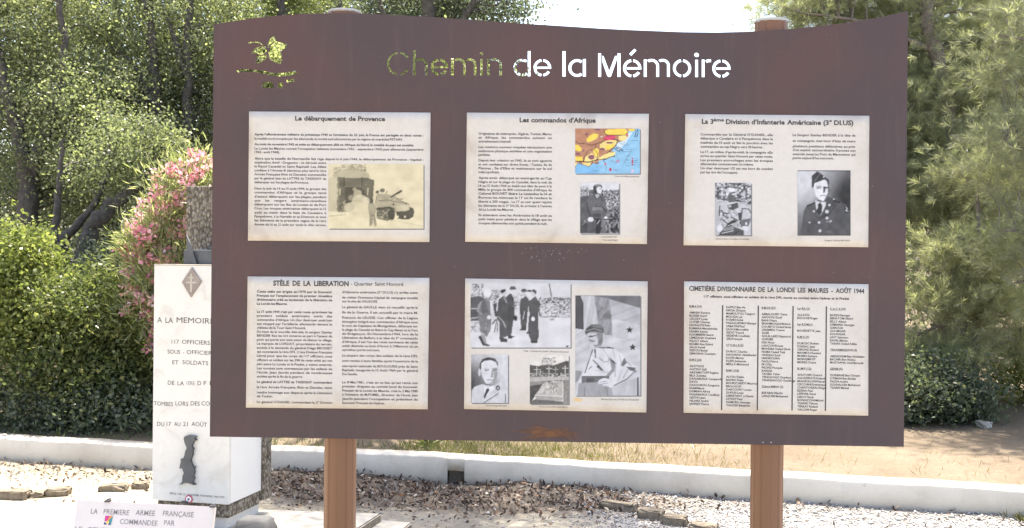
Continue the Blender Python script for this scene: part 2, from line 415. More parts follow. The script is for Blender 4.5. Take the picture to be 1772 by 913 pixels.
def leaf_quads(P, L, Wd, up=0.4, tint=None, axis=None, rng=RNG):
    """one bent diamond per leaf; P (n,3)"""
    n = len(P)
    t = unit(rng.normal(size=(n, 3))) if axis is None else unit(axis + 0.35 * rng.normal(size=(n, 3)))
    nr = rng.normal(size=(n, 3)); nr[:, 2] += up * 2; nr = unit(nr)
    bb = unit(np.cross(nr, t)); nn = np.cross(t, bb)
    l = (L * rng.uniform(0.65, 1.3, n))[:, None]; w = (Wd * rng.uniform(0.7, 1.25, n))[:, None]
    k = rng.uniform(-0.15, 0.25, n)[:, None] * l
    V = np.stack([P, P + t * l * .45 + bb * w * .5 + nn * k * .5, P + t * l, P + t * l * .45 - bb * w * .5 + nn * k * .5], 1).reshape(-1, 3)
    F_ = np.arange(n * 4).reshape(n, 4)
    T = np.repeat((rng.uniform(0, 1, n) if tint is None else tint)[:, None], 4, 0).repeat(3, 1)
    return V, F_, T

def tube(P, rad, sides=7):
    P = np.asarray(P, float); n = len(P)
    T = np.gradient(P, axis=0); T = unit(T)
    ref = np.array([0.31, 0.95, 0.05]); A = unit(np.cross(T, ref)); B = np.cross(T, A)
    ang = np.linspace(0, 2 * math.pi, sides, endpoint=False)
    V = P[:, None, :] + np.asarray(rad)[:, None, None] * (np.cos(ang)[None, :, None] * A[:, None, :] + np.sin(ang)[None, :, None] * B[:, None, :])
    I = np.arange(n * sides).reshape(n, sides); J = np.roll(I, -1, 1)
    F_ = np.stack([I[:-1], J[:-1], J[1:], I[1:]], -1).reshape(-1, 4)
    return V.reshape(-1, 3), F_

def smooth_path(P, k=5):
    P = np.asarray(P, float)
    t = np.arange(len(P)); tt = np.linspace(0, len(P) - 1, (len(P) - 1) * k + 1)
    out = np.stack([np.interp(tt, t, P[:, i]) for i in range(P.shape[1])], -1)
    for _ in range(3):
        o2 = out.copy(); o2[1:-1] = (out[:-2] + 2 * out[1:-1] + out[2:]) / 4; out = o2
    return out

class Acc:
    def __init__(s): s.V, s.F, s.T, s.n = [], [], [], 0
    def add(s, V, F_, T=None):
        s.V.append(V); s.F.append(F_ + s.n); s.n += len(V)
        if T is not None: s.T.append(T)
    def mesh(s, name, smooth=False):
        return np_mesh(name, np.concatenate(s.V), np.concatenate(s.F), np.concatenate(s.T) if s.T else None, smooth=smooth)

def clumps_in(blobs, rng):
    """blobs: (centre, (rx,ry,rz), count) -> clump centres, shell-biased"""
    out = []
    for c, r3, n in blobs:
        d = unit(rng.normal(size=(n, 3))); rr = rng.uniform(0.25, 1.0, n) ** 0.5
        out.append(np.asarray(c) + d * rr[:, None] * np.asarray(r3))
    return np.concatenate(out)

def tree(name, label, cat, group, base, paths, blobs, leafm, barkm, leaf=(0.045, 0.024), per=70, spread=0.17, flat=0.6,
         up=0.4, seed=1, limbs=0.35, crown='crown', trunk='trunk', needles=False, limb_r=0.011, tintbias=0.0):
    rng = np.random.default_rng(seed)
    t = empty(name, base, label, cat, group)
    B = np.asarray(base)
    wood = Acc(); nodes = []; nrad = []
    for pts, r0, r1 in paths:
        P = smooth_path([tuple(p) for p in pts]); n = len(P)
        P[1:-1] += rng.normal(size=(n - 2, 3)) * r0 * 0.12
        rad = np.linspace(r0, r1, n) * (1 + 0.08 * rng.normal(size=n))
        V, F_ = tube(P, rad); wood.add(V - B, F_); nodes.append(P); nrad.append(rad)
    nodes = np.concatenate(nodes); nrad = np.concatenate(nrad)
    C = clumps_in(blobs, rng)
    for c in C:
        if rng.random() > limbs: continue
        dist = np.linalg.norm(nodes - c, axis=1) + np.clip(nodes[:, 2] - c[2] + 0.1, 0, 9) * 1.5
        i = int(np.argmin(dist)); a = nodes[i]; L = np.linalg.norm(c - a)
        if L < 0.08: continue
        k = max(4, int(L / 0.18)); tt = np.linspace(0, 1, k)[:, None]
        mid = (a + c) / 2 + np.array([0, 0, 0.12 * L]) + rng.normal(size=3) * 0.10 * L
        P = (1 - tt) ** 2 * a + 2 * tt * (1 - tt) * mid + tt ** 2 * c
        P[1:] += rng.normal(size=(k - 1, 3)) * 0.02
        r0 = min(nrad[i] * 0.6, limb_r * (0.6 + 0.6 * L))
        V, F_ = tube(P, np.linspace(r0, 0.003, k), 5); wood.add(V - B, F_)
    if wood.n: link(trunk, wood.mesh(trunk, True), barkm, t)
    # leaves
    n = len(C) * per
    cid = np.repeat(np.arange(len(C)), per)
    ctone = rng.normal(0.0, 0.16, len(C)) + tintbias
    off = rng.normal(size=(n, 3)) * spread * np.repeat(rng.uniform(0.6, 1.3, len(C)), per)[:, None]
    off[:, 2] *= flat
    if needles:
        P = C[cid] + off * 1.0
        ax = unit(off + np.array([0, 0, 0.35 * spread]))
        # tufts: each shoot carries a whorl of needles pointing outward
        k = needles; P = np.repeat(P, k, 0); ax = np.repeat(ax, k, 0); cid2 = np.repeat(cid, k)
        shoot = rng.uniform(0, 0.07, (len(P), 1)); P = P + ax * shoot
        side = rng.normal(size=(len(P), 3)); axn = unit(ax * 0.8 + 0.55 * unit(side))
        tint = np.clip(0.45 + ctone[cid2] + rng.normal(0, 0.2, len(P)), 0, 1)
        V, F_, T = leaf_quads(P, leaf[0], leaf[1], up, tint, axn, rng)
    else:
        tint = np.clip(0.45 + ctone[cid] + rng.normal(0, 0.22, n), 0, 1)
        V, F_, T = leaf_quads(C[cid] + off, leaf[0], leaf[1], up, tint, None, rng)
    link(crown, np_mesh(crown, V - B, F_, T), leafm, t)
    return t

def pp(y, *pts, lean=0.10):
    out = []
    for px, py in pts: out.append(aty(px, py, y + max(0.0, 420 - py) * y / F * lean))
    return out
def blob(px, py, y, rx, rz, n, ry=None, lean=0.48):
    """ellipsoid of clumps round the point seen at px, py at depth y; rx, rz in photograph pixels; crowns lean back with height"""
    y = y + max(0.0, 420 - py) * y / F * lean - 0.5 * min(1.0, max(0.0, 420 - py) / 400) * (lean > 0)
    k = y / F
    return (tuple(aty(px, py, y)), (rx * k, ry if ry else (rx * k * 0.8), rz * k), n)
def gp(px, y, dz=-0.05):
    x = (px - W / 2) / F * y
    return (x, y, float(zground(np.array([x]), np.array([y]))[0]) + dz)
# ------------------------------------------------------------------ lettering
_fc = bpy.data.curves.new('lettering', 'FONT'); _fc.resolution_u = 2; _fc.fill_mode = 'BOTH'
_fo = bpy.data.objects.new('lettering', _fc); COL.objects.link(_fo)
_words = {}
def word(txt, bold=0.0):
    """flat outline of a word at cap height 1: (verts (n,2), faces, width)"""
    k = (txt, bold)
    if k not in _words:
        _fc.body = txt; _fc.offset = bold
        dg = bpy.context.evaluated_depsgraph_get(); dg.update()
        me = bpy.data.meshes.new_from_object(_fo.evaluated_get(dg))
        v = np.array([tuple(p.co)[:2] for p in me.vertices]).reshape(-1, 2) / 0.729
        f = [tuple(p.vertices) for p in me.polygons]
        bpy.data.meshes.remove(me)
        x0 = v[:, 0].min() if len(v) else 0
        if len(v): v[:, 0] -= x0
        _words[k] = (v, f, v[:, 0].max() if len(v) else 0.3)
    return _words[k]

class Print:
    """flat printed lettering gathered into one mesh in a frame's (u,z) plane"""
    def __init__(s): s.V, s.F = [], []
    def put(s, v, f, u, z, sx, sy, slope=0.0, slant=0.0):
        n = len(s.V)
        for x, y in v: s.V.append((u + x * sx + y * slant * sy, z + y * sy + x * sx * slope))
        s.F += [tuple(i + n for i in q) for q in f]
    def line(s, u0, z, u1, text, cap, bold=0.0, xs=0.92, slope=0.0, justify=True, centre=False):
        ws = text.split()
        if not ws: return
        parts = [word(w, bold) for w in ws]; tot = sum(p[2] for p in parts) * cap * xs
        gap = 0.34 * cap * xs
        if justify and len(ws) > 1:
            nat = (u1 - u0) / (tot / xs + (0.70 if text.upper() == text else 0.44) * cap * (len(ws) - 1))      # letter width at which the spaces look normal
            nat = min(max(nat, 0.80 if text.upper() == text else 0.92), 1.28); tot *= nat / xs; xs = nat
            gap = (u1 - u0 - tot) / (len(ws) - 1)
            if gap < 0.22 * cap:
                k = (u1 - u0) / (tot + 0.26 * cap * (len(ws) - 1)); xs *= k; tot *= k
                gap = (u1 - u0 - tot) / (len(ws) - 1)
        elif justify:
            xs *= (u1 - u0) / tot
        if centre: u0 = (u0 + u1) / 2 - (tot + gap * (len(ws) - 1)) / 2
        u = u0
        for v, f, w in parts:
            s.put(v, f, u, z + (u - u0) * slope, cap * xs, cap, slope); u += w * cap * xs + gap
    def rect(s, u0, z0, u1, z1):
        n = len(s.V); s.V += [(u0, z0), (u1, z0), (u1, z1), (u0, z1)]; s.F.append((n, n + 1, n + 2, n + 3))
    def mesh(s, name, v):
        me = bpy.data.meshes.new(name)
        me.from_pydata([(x, v, z) for x, z in s.V], [], s.F); me.update(); return me

# ------------------------------------------------------------------ the information board
BF = Frame(966, 405, 3.60, R(1.7))
sign = empty('information_board', BF.base, 'large brown steel information board with cut-out title and six printed panels on two posts', 'sign')
BF.place(sign)
def bq(px, py): return BF.uz(px, py)
def bpoly(pts, ox=0.0, oy=0.0, k=1.0): return [bq(ox + x * k, oy + y * k) for x, y in pts]

top = [(370.5, 42), (405, 36.5), (438, 31.5), (480, 27), (522, 24.2), (573, 22.8), (627, 23.3), (709, 27.2), (766, 30.5), (871, 38.5), (970, 44.8), (1035, 49), (1093, 52), (1181, 55.5), (1240, 56.2), (1304, 54.6), (1361, 50.8), (1410, 46), (1457, 40.5), (1519, 30.5), (1571, 19)]
outline = bpoly(top) + bpoly([(1567, 395), (1563.5, 772.5), (963, 764), (363.5, 755), (367, 400)])

def stroke(pts, w):
    P = np.array(pts, float); T = unit(np.gradient(P, axis=0)); Nn = np.stack([-T[:, 1], T[:, 0]], -1)
    a = P + Nn * w / 2; b_ = P - Nn * w / 2
    return [tuple(x) for x in a] + [tuple(x) for x in b_[::-1]]
def arc(cx, cy, rx, ry, a0, a1, n=14):
    return [(cx + rx * math.cos(R(a)), cy - ry * math.sin(R(a))) for a in np.linspace(a0, a1, n)]
def vbar(x0, x1, y0, y1): return [(x0, y0), (x1, y0), (x1, y1), (x0, y1)]
def ring_e(cx, cy, r, w, g=7):
    ri = r - w / 2
    left_ = stroke(arc(cx, cy, ri, ri, 90 + g, 270 - g, 18), w)
    up = arc(cx, cy, r, r, 90 - g, 0, 10)
    inn = arc(cx, cy, r - w, r - w, 12, 90 - g, 9)
    upper = up + [(cx + r, cy + w * .42), (cx - r + w * 1.25, cy + w * .42), (cx - r + w * 1.25, cy - w * .42), (cx + math.sqrt(max((r - w) ** 2 - (w * .42) ** 2, 1)), cy - w * .42)] + inn
    low = stroke(arc(cx, cy, ri, ri, 270 + g, 330, 8), w)
    return [left_, upper, low]
def arch(x0, xr, ytop, ybot, w):
    """shoulder that springs at x0 and comes down as a leg whose outer edge is xr"""
    xc = xr - w / 2; rx = (xc - x0) * 0.62; cx = xc - rx; ry = rx * 0.95; cy = ytop + w / 2 + ry
    pts = arc(cx, cy, rx * 1.15, ry, 140, 95, 5)[1:] + arc(cx, cy, rx, ry, 85, 0, 9) + [(xc, cy + 8), (xc, ybot)]
    pts[0] = (max(pts[0][0], x0), pts[0][1])
    return stroke(pts, w)
holes = []
k3, o3 = 300 / 1772, (660, 70)
def A3(poly): holes.append(bpoly(poly, o3[0], o3[1], k3))
w = 27
A3(stroke(arc(178, 235, 108, 110, 96, 262, 20), 23)); A3(stroke(arc(178, 235, 108, 110, 84, 32, 9), 23)); A3(stroke(arc(178, 235, 108, 110, 278, 326, 9), 23))
A3(vbar(322, 350, 98, 358)); A3(arch(362, 472, 178, 358, w))
for p in ring_e(594, 270, 89, 30): A3(p)
A3(vbar(712, 740, 182, 358)); A3(arch(752, 862, 178, 358, w)); A3(arch(866, 972, 178, 358, w))
A3(vbar(1010, 1038, 185, 358)); A3(arc(1023, 132, 17, 17, 0, 340, 14))
A3(vbar(1080, 1108, 185, 358)); A3(arch(1120, 1232, 178, 360, w))
A3(stroke(arc(1440, 275, 76, 76, 52, 308, 24), 28)); A3(vbar(1496, 1524, 105, 366))
for p in ring_e(1645, 277, 90, 28): A3(p)
k4, o4 = 320 / 1772, (960, 70)
def A4(poly): holes.append(bpoly(poly, o4[0], o4[1], k4))
A4(vbar(74, 104, 100, 345)); A4(stroke(arc(214, 262, 70, 72, 52, 308, 24), 28)); A4(vbar(269, 298, 175, 345))
A4(vbar(416, 444, 120, 348)); A4(vbar(601, 630, 120, 348))
A4([(454, 142), (468, 148), (522, 292), (578, 148), (592, 142), (592, 186), (540, 338), (530, 348), (512, 348), (503, 338), (454, 200)])
for p in ring_e(742, 265, 88, 28): A4(p)
A4([(712, 128), (764, 76), (784, 94), (732, 146)])
A4(vbar(853, 881, 178, 348)); A4(arch(893, 1000, 174, 348, 28)); A4(arch(1004, 1103, 174, 348, 28))
A4(stroke(arc(1220, 265, 74, 74, 97, 263, 18), 28)); A4(stroke(arc(1220, 265, 74, 74, 83, -83, 18), 28))
A4(vbar(1345, 1373, 182, 350)); A4(arc(1359, 137, 23, 22, 0, 340, 16))
A4(vbar(1408, 1436, 180, 350)); A4(stroke([(1449, 203), (1462, 195), (1480, 192), (1498, 193)], 29))
for p in ring_e(1597, 268, 88, 28): A4(p)
k5, o5 = 140 / 983, (400, 40)
def A5(poly): holes.append(bpoly(poly, o5[0], o5[1], k5))
A5([(450, 300), (440, 268), (447, 238), (470, 188), (515, 150), (540, 190), (543, 212), (500, 238), (472, 268), (458, 300)])
A5([(455, 330), (470, 290), (494, 252), (540, 217), (610, 235), (690, 263), (650, 310), (598, 345), (616, 385), (621, 450), (600, 497), (540, 480), (488, 452), (458, 412), (449, 372)])
A5([(436, 335), (420, 300), (372, 279), (312, 286), (266, 320), (247, 369), (300, 364), (352, 384), (402, 374), (428, 352)])
A5([(302, 378), (350, 396), (406, 387), (440, 372), (441, 408), (402, 455), (352, 480), (290, 493), (312, 440)])
A5(stroke([(205, 238), (260, 231), (315, 230), (360, 243), (398, 268), (424, 298)], 17))
A5([(62, 572), (120, 553), (200, 556), (300, 564), (400, 580), (500, 600), (600, 604), (700, 590), (790, 574), (809, 600), (770, 625), (700, 640), (600, 646), (500, 638), (400, 615), (300, 596), (200, 590), (135, 586), (98, 612)])
A5([(385, 712), (505, 708), (518, 786), (372, 786)]); A5([(570, 724), (632, 719), (632, 786), (565, 787)]); A5([(670, 686), (770, 674), (772, 711), (672, 722)])
board = link('steel_board', plate_mesh('steel_board', outline, holes, 0.006, -0.003), M['steel'], sign)
# rust smear where bare metal shows, near the lower edge
smear = Print()
def blot(cx, cy, rx, ry, seed, n=44):
    r_ = np.random.default_rng(seed); ph = r_.uniform(0, 6.28, 6)
    pts = []
    for i in range(n):
        a = 2 * math.pi * i / n
        q_ = 1 + sum(0.12 * math.sin((j + 2) * a + ph[j]) for j in range(6)) + r_.uniform(-.10, .10)
        pts.append(bq(cx + rx * q_ * math.cos(a), cy + ry * q_ * math.sin(a)))
    c_ = np.array(bq(cx, cy)); rings = [1.0, 0.75, 0.5, 0.25]
    V = [(c_[0] + (q[0] - c_[0]) * s_, -0.0036, c_[1] + (q[1] - c_[1]) * s_) for s_ in rings for q in pts] + [(c_[0], -0.0036, c_[1])]
    A = [[1 - s_] * 3 for s_ in rings for q in pts] + [[1.0] * 3]
    I = np.arange(len(rings) * n).reshape(len(rings), n); J = np.roll(I, -1, 1)
    Fq_ = np.stack([I[:-1], J[:-1], J[1:], I[1:]], -1).reshape(-1, 4); Ft = np.array([(I[-1, k], J[-1, k], len(V) - 1) for k in range(n)])
    return np_mesh('rust_smear', np.array(V), [Fq_, Ft], np.array(A))
m, nt, b = mat('orange_rust'); M['rust'] = m
n1 = noise(nt, 40, 6, 0.7)
mp = N(nt, 'ShaderNodeMapping'); tc = N(nt, 'ShaderNodeTexCoord'); nt.links.new(tc.outputs['Object'], mp.inputs[0]); mp.inputs['Scale'].default_value = (6, 6, 26)
n2 = noise(nt, 4, 6, 0.65, mp.outputs[0])
rc = ramp(nt, n1.outputs[0], [(0.3, (0.17, 0.075, 0.035)), (0.7, (0.30, 0.125, 0.04))])
nt.links.new(rc.outputs[0], b.inputs['Base Color']); b.inputs['Roughness'].default_value = 0.8
ra_ = N(nt, 'ShaderNodeAttribute', attribute_name='tint'); sm_ = N(nt, 'ShaderNodeMath', operation='MULTIPLY_ADD'); nt.links.new(ra_.outputs['Fac'], sm_.inputs[0]); sm_.inputs[1].default_value = 0.55; nt.links.new(n2.outputs[0], sm_.inputs[2])
al = ramp(nt, sm_.outputs[0], [(0.46, (0, 0, 0)), (0.98, (0.62,) * 3)]); nt.links.new(al.outputs[0], b.inputs['Alpha'])
link('rust_smear', blot(950, 749, 56, 13.0, 3), M['rust'], sign)
# white specks spattered under the middle panel
bm = bmesh.new(); r_ = random.Random(5)
for i in range(46):
    u, z = bq(r_.gauss(950, 26), r_.gauss(436, 6)); s_ = r_.uniform(0.0004, 0.0012)
    mt = Matrix.Translation((u, -0.0034, z)) @ Matrix.Diagonal((s_, 0.0006, s_ * r_.uniform(.7, 1.6), 1))
    bmesh.ops.create_icosphere(bm, subdivisions=1, radius=1, matrix=mt)
for i in range(26):
    u, z = bq(r_.uniform(400, 1540), r_.uniform(60, 750)); s_ = r_.uniform(0.0005, 0.0010)
    bmesh.ops.create_icosphere(bm, subdivisions=1, radius=1, matrix=Matrix.Translation((u, -0.0034, z)) @ Matrix.Diagonal((s_, 0.0005, s_, 1)))
link('spatter', bm_mesh('spatter', bm), M['cap'], sign)

# posts: round extrusions with long grooves, each with its cap
def post(px_top, px_bot, ytop):
    u, z1 = BF.uz(px_top, ytop, 0.06)
    u0, _ = BF.uz(px_bot, 913, 0.06); u = (u + u0) / 2
    n = 144; prof = []
    for i in range(n):
        a = 2 * math.pi * i / n; r0 = 0.0535
        for c0 in (32, 58, 122, 148, 212, 238, 302, 328):
            dd = abs((math.degrees(a) - c0 + 180) % 360 - 180)
            r0 -= 0.0030 * (1 - sstep(1.6, 3.6, dd))
        for c0 in (45, 135, 225, 315):
            dd = abs((math.degrees(a) - c0 + 180) % 360 - 180); r0 += 0.0012 * (1 - sstep(6, 24, dd))
        for c0 in (90, 270):
            dd = abs((math.degrees(a) - c0 + 180) % 360 - 180); r0 -= 0.0015 * (1 - sstep(0.5, 2.6, dd))
        prof.append((u + r0 * math.cos(a), 0.064 + r0 * math.sin(a)))
    zs = [-0.15, 0.5, 1.0, 1.6, z1]
    V = [(x, y, z) for z in zs for x, y in prof]; I = np.arange(len(zs) * n).reshape(len(zs), n); J = np.roll(I, -1, 1)
    Fc = np.stack([I[:-1], J[:-1], J[1:], I[1:]], -1).reshape(-1, 4)
    po = link('post', np_mesh('post', np.array(V), Fc, smooth=False), M['post'], sign)
    bm = bmesh.new(); bmesh.ops.create_cone(bm, cap_ends=True, segments=48, radius1=0.0565, radius2=0.0565, depth=0.010, matrix=Matrix.Translation((u, 0.064, z1 + 0.004)))
    es = [e for e in bm.edges if abs(e.verts[0].co.z - e.verts[1].co.z) < 1e-5 and e.calc_length() < 0.02]
    bmesh.ops.bevel(bm, geom=es, offset=0.003, segments=2, affect='EDGES')
    link('post_cap', bm_mesh('post_cap', bm), M['cap'], po)
    # clamp plates that tie the post to the sheet, with two bolt heads near the bottom edge
    for zz in (1.12, 1.7, 2.2): link('clamp', box_mesh('clamp', u - 0.04, u + 0.04, 0.0035, 0.0165, zz - 0.03, zz + 0.03), M['post'], po)
    return u
uL = post(595.5, 588, 23.5)
uR = post(1335, 1326.5, 39.5)
for px in (1320, 1334):
    u, z = bq(px, 765); bm = bmesh.new()
    bmesh.ops.create_icosphere(bm, subdivisions=2, radius=1, matrix=Matrix.Translation((u, -0.003, z)) @ Matrix.Diagonal((0.0022, 0.0015, 0.0022, 1)))
    link('rivet', bm_mesh('rivet', bm, True), M['cap'], sign)

# ------------------------------------------------------------------ printed panels
PV = -0.0065
class Panel:
    def __init__(s, corners, crop, label):
        """corners in photograph pixels (tl, tr, br, bl); crop = (ox, oy, scale) of the coordinates used for its contents"""
        s.ox, s.oy, s.k = crop
        P = [BF.uz(x, y, PV) for x, y in corners]
        s.P = P; s.slope = (P[1][1] - P[0][1]) / (P[1][0] - P[0][0])
        nx_, ny_ = 24, 16; V = []; att = []
        for j in range(ny_ + 1):
            for i in range(nx_ + 1):
                a, b_ = i / nx_, j / ny_
                q0 = np.array(P[0]) * (1 - a) * (1 - b_) + np.array(P[1]) * a * (1 - b_) + np.array(P[2]) * a * b_ + np.array(P[3]) * (1 - a) * b_
                V.append((q0[0], PV, q0[1]))
                e_ = min(a, 1 - a) * 1.4; f_ = min(b_, 1 - b_)
                att.append([float(sstep(0.02, 0.22, min(e_, f_)))] * 3)
        I = np.arange((nx_ + 1) * (ny_ + 1)).reshape(ny_ + 1, nx_ + 1)
        Fc = np.stack([I[1:, :-1], I[1:, 1:], I[:-1, 1:], I[:-1, :-1]], -1).reshape(-1, 4)
        # border down to the sheet
        ring = list(I[0, :]) + list(I[1:, -1]) + list(I[-1, -2::-1]) + list(I[-2:0:-1, 0]); n0 = len(V)
        for r_i in ring: x, y, z = V[r_i]; V.append((x, -0.0031, z)); att.append(att[r_i])
        nn = len(ring); F2 = np.array([(ring[i], ring[(i + 1) % nn], n0 + (i + 1) % nn, n0 + i) for i in range(nn)])
        s.o = link('info_panel', np_mesh('info_panel', np.array(V), np.concatenate([Fc, F2]), np.array(att)), M['paper'], sign)
        s.o['label'] = label; s.pr = Print()
    def c(s, x, y): return BF.uz(s.ox + x * s.k, s.oy + y * s.k, PV)
    def txt(s, x0, y, x1, text, cap=15.8, bold=0.016, justify=True, centre=False, xs=1.12):
        u0, z = s.c(x0, y); u1, _ = s.c(x1, y)
        s.pr.line(u0, z, u1, text, cap * s.k * BF_PX, bold, xs, s.slope, justify, centre)
    def para(s, x0, x1, lines, cap=15.8, bold=0.016):
        for y, t in lines:
            j = not t.endswith('|'); t = t.rstrip('|')
            bb = bold
            if t.startswith('*'): bb = 0.024; t = t[1:]
            s.txt(x0, y, x1, t, cap, bb, j)
    def bar(s, x0, y0, x1, y1):
        a = s.c(x0, y0); b_ = s.c(x1, y1); s.pr.rect(a[0], b_[1], b_[0], a[1])
    def close(s): link('panel_text', s.pr.mesh('panel_text', PV - 0.0006), M['ink'], s.o)
_a, _b = BF.uz(800, 400), BF.uz(1000, 400)
BF_PX = (_b[0] - _a[0]) / 200.0        # metres per photograph pixel on the board

P1 = Panel([(431, 192.5), (745, 194.5), (743, 418.5), (429, 416)], (420, 185, 340 / 1293), 'parchment panel titled Le débarquement de Provence with a sepia tank photograph')
P1.txt(345, 88, 937, 'Le débarquement de Provence', 31, 0.032)
P1.para(78, 1190, [(186, '*Après l’effondrement militaire du printemps 1940 et l’armistice du 22 juin, la France est partagée en deux zones :'), (214, 'la moitié nord occupée par les allemands, la moitié sud administrée par le régime du maréchal PETAIN.|'),
    (251, '*Au mois de novembre 1942 et suite au débarquement allié en Afrique du Nord, la totalité du pays est envahie.|'), (279, 'La Londe les Maures connait l’occupation italienne (novembre 1942 - septembre 1943) puis allemande (septembre'), (303, '1943 - août 1944).|'),
    (345, 'Alors que la bataille de Normandie fait rage depuis le 6 juin 1944, le débarquement de Provence - baptisé :')])
P1.para(77, 550, [(371, '«opération Anvil - Dragoon» - se déroule entre'), (397, 'le Rayol Canadel et Saint Raphaël. Les Alliés'), (423, 'confient à l’Armée B (devenue plus tard la 1ère'), (449, 'Armée Française Rhin et Danube) commandée'), (475, 'par le général Jean de LATTRE de TASSIGNY de'), (501, 'débarquer sur les plages de Provence.|'),
    (542, 'Dans la nuit du 14 au 15 août 1944, le groupe des'), (568, 'commandos d’Afrique et le groupe naval'), (595, 'd’assaut débarquent sur les plages, pendant'), (621, 'que les rangers américano-canadiens'), (647, 'débarquent sur les îles du Levant et de Port'), (673, 'Cros. Les troupes américaines débarquent le 15'), (700, 'août au matin dans la baie de Cavalaire à'), (726, 'Pampelonne, à la Nartelle et au Dramont et tous'), (752, 'les éléments de la première vague de la 1ère'), (779, 'Armée du 16 au 21 août sur toute la côte varoise.')])
P2 = Panel([(808, 194.5), (1123, 196.5), (1119.5, 422), (805, 418)], (795, 185, 340 / 1267), 'parchment panel titled Les commandos d’Afrique with a coloured coast map')
P2.txt(388, 97, 878, 'Les commandos d’Afrique', 31, 0.032)
P2.para(123, 596, [(178, 'Originaires de métropole, Algérie, Tunisie, Maroc'), (203, 'et Afrique, les commandos suivent un'), (228, 'entraînement intensif.|'), (264, 'Les missions souvent risquées nécessitent une'), (290, 'endurance physique extrême et une organisation'), (314, 'parfaite.|'),
    (350, 'Depuis leur création en 1943, ils se sont aguerris'), (376, 'et ont combattu sur divers fronts : Tunisie, île de'), (401, 'Pianosa , île d’Elbe et maintenant sur le sol'), (426, 'métropolitain.|'), (463, 'Après avoir débarqué en avant-garde au Cap'), (489, 'Nègre et sur la plage du Canadel, dans la nuit du'), (514, '14 au 15 Août 1944 et établi une tête de pont à la'), (539, 'Mille, le groupe de 800 commandos d’Afrique du'),
    (564, '*Colonel BOUVET libère Le Lavandou le 16 et'), (590, 'Bormes les mimosas le 17 où ils rendent la'), (616, 'liberté à 300 otages . Le 17 au soir ayant rejoint'), (642, 'les éléments de la 3° DI.US, ils arrivent à l’entrée'), (667, 'de La Londe les Maures .|'), (703, 'Ils attendent avec les Américains le 18 août au'), (729, 'petit matin pour pénétrer dans le village que les'), (755, 'troupes allemandes ont quitté pendant la nuit.|')])
P2.txt(1000, 451, 1160, 'Carte du débarquement', 10, 0.0); P2.txt(912, 841, 1020, 'Colonel BOUVET', 10, 0.0); P2.txt(928, 861, 1020, 'Georges Régis', 10, 0.0)
P3 = Panel([(1186, 197), (1504.5, 200), (1502.5, 427.5), (1183, 424)], (1175, 190, 340 / 1267), 'parchment panel titled La 3ème Division d’Infanterie Américaine with two portraits')
P3.txt(147, 88, 222, 'La 3', 31, 0.032); P3.txt(222, 73, 290, 'ème', 21, 0.03); P3.txt(302, 90, 1124, 'Division d’Infanterie Américaine (3° DI.US)', 31, 0.032)
P3.para(138, 605, [(164, 'Commandée par le Général O’DANIEL, elle'), (190, 'débarque à Cavalaire et à Pampelonne dans la'), (217, 'matinée du 15 août et fait la jonction avec les'), (243, 'commandos au cap Nègre vers 18 heures .|'), (277, 'Le 17, en milieu d’après-midi, la compagnie «E»'), (303, 'arrive au quartier Saint Honoré par cette route.'), (330, 'Les premiers accrochages avec les troupes'), (355, 'allemandes commencent ici-même.|'), (382, 'Un char destroyer US est mis hors de combat'), (408, 'par les tirs de l’occupant.|')])
P3.para(733, 1138, [(168, 'Le Sergent Stanley BENDER à la tête de'), (205, 'sa compagnie, met hors d’état de nuire'), (240, 'plusieurs positions défensives au prix'), (265, 'd’un exploit extraordinaire. Il pousse son'), (291, 'avancée jusqu’au Pont du Maravenne qui'), (316, 'porte aujourd’hui son nom.|')])
P3.txt(235, 835, 455, 'Général John Iron Mike O’DANIEL', 9.5, 0.0); P3.txt(938, 845, 1102, 'Sergent Stanley BENDER', 10, 0.0)
P4 = Panel([(428.5, 478), (743, 480.5), (740, 708), (425.5, 705)], (415, 470, 340 / 1267), 'parchment panel titled Stèle de la Liberation with two columns of text')
P4.txt(215, 88, 702, 'STÈLE DE LA LIBERATION', 33, 0.034); P4.txt(716, 88, 1055, '- Quartier Saint Honoré', 24, 0.008)
P4.para(110, 596, [(134, '*Cette stèle est érigée en 1970 par le Souvenir'), (160, '*Français sur l’emplacement du premier cimetière'), (186, '*divisionnaire créé au lendemain de la libération de'), (212, '*La Londe les Maures.|'), (264, '*Le 17 août 1944 c’est par cette route qu’arrivent les'), (290, 'premiers soldats américains suivis des'), (316, 'commandos d’Afrique. Un char destroyer américain'), (342, 'est stoppé par l’artillerie allemande devant le'), (367, 'château de la Tour Saint Honoré.|'),
    (393, 'Du haut de la tourelle détruite, le sergent Stanley'), (418, 'BENDER fixe les tirs ennemis et part à l’assaut du'), (444, 'pont qui porte son nom avant de libérer le village.'), (470, 'Le marquis de LORDAT, propriétaire du terrain,'), (496, 'accède à la demande du général Diégo BROSSET'), (522, 'qui commande la 1ère DFL (1 ère Division Française'), (548, 'Libre) pour que les corps de 117 officiers, sous'), (575, 'officiers et soldats sur les 298 de cette unité qui ont'), (602, 'péri entre La Londe et le Pradet, y soient enterrés.'), (629, 'Les tombes sont entretenues par les enfants de'), (655, 'l’école Jean Jaurès pendant de nombreuses'), (681, 'années après la fin de la guerre.|'),
    (716, '*Le général de LATTRE de TASSIGNY commandant'), (750, 'la 1ère Armée Française, Rhin et Danube, vient'), (784, 'rendre hommage aux disparus après la Libération'), (809, 'de Toulon.|'), (846, 'Le général O’DANIEL commandant la 3° Division')])
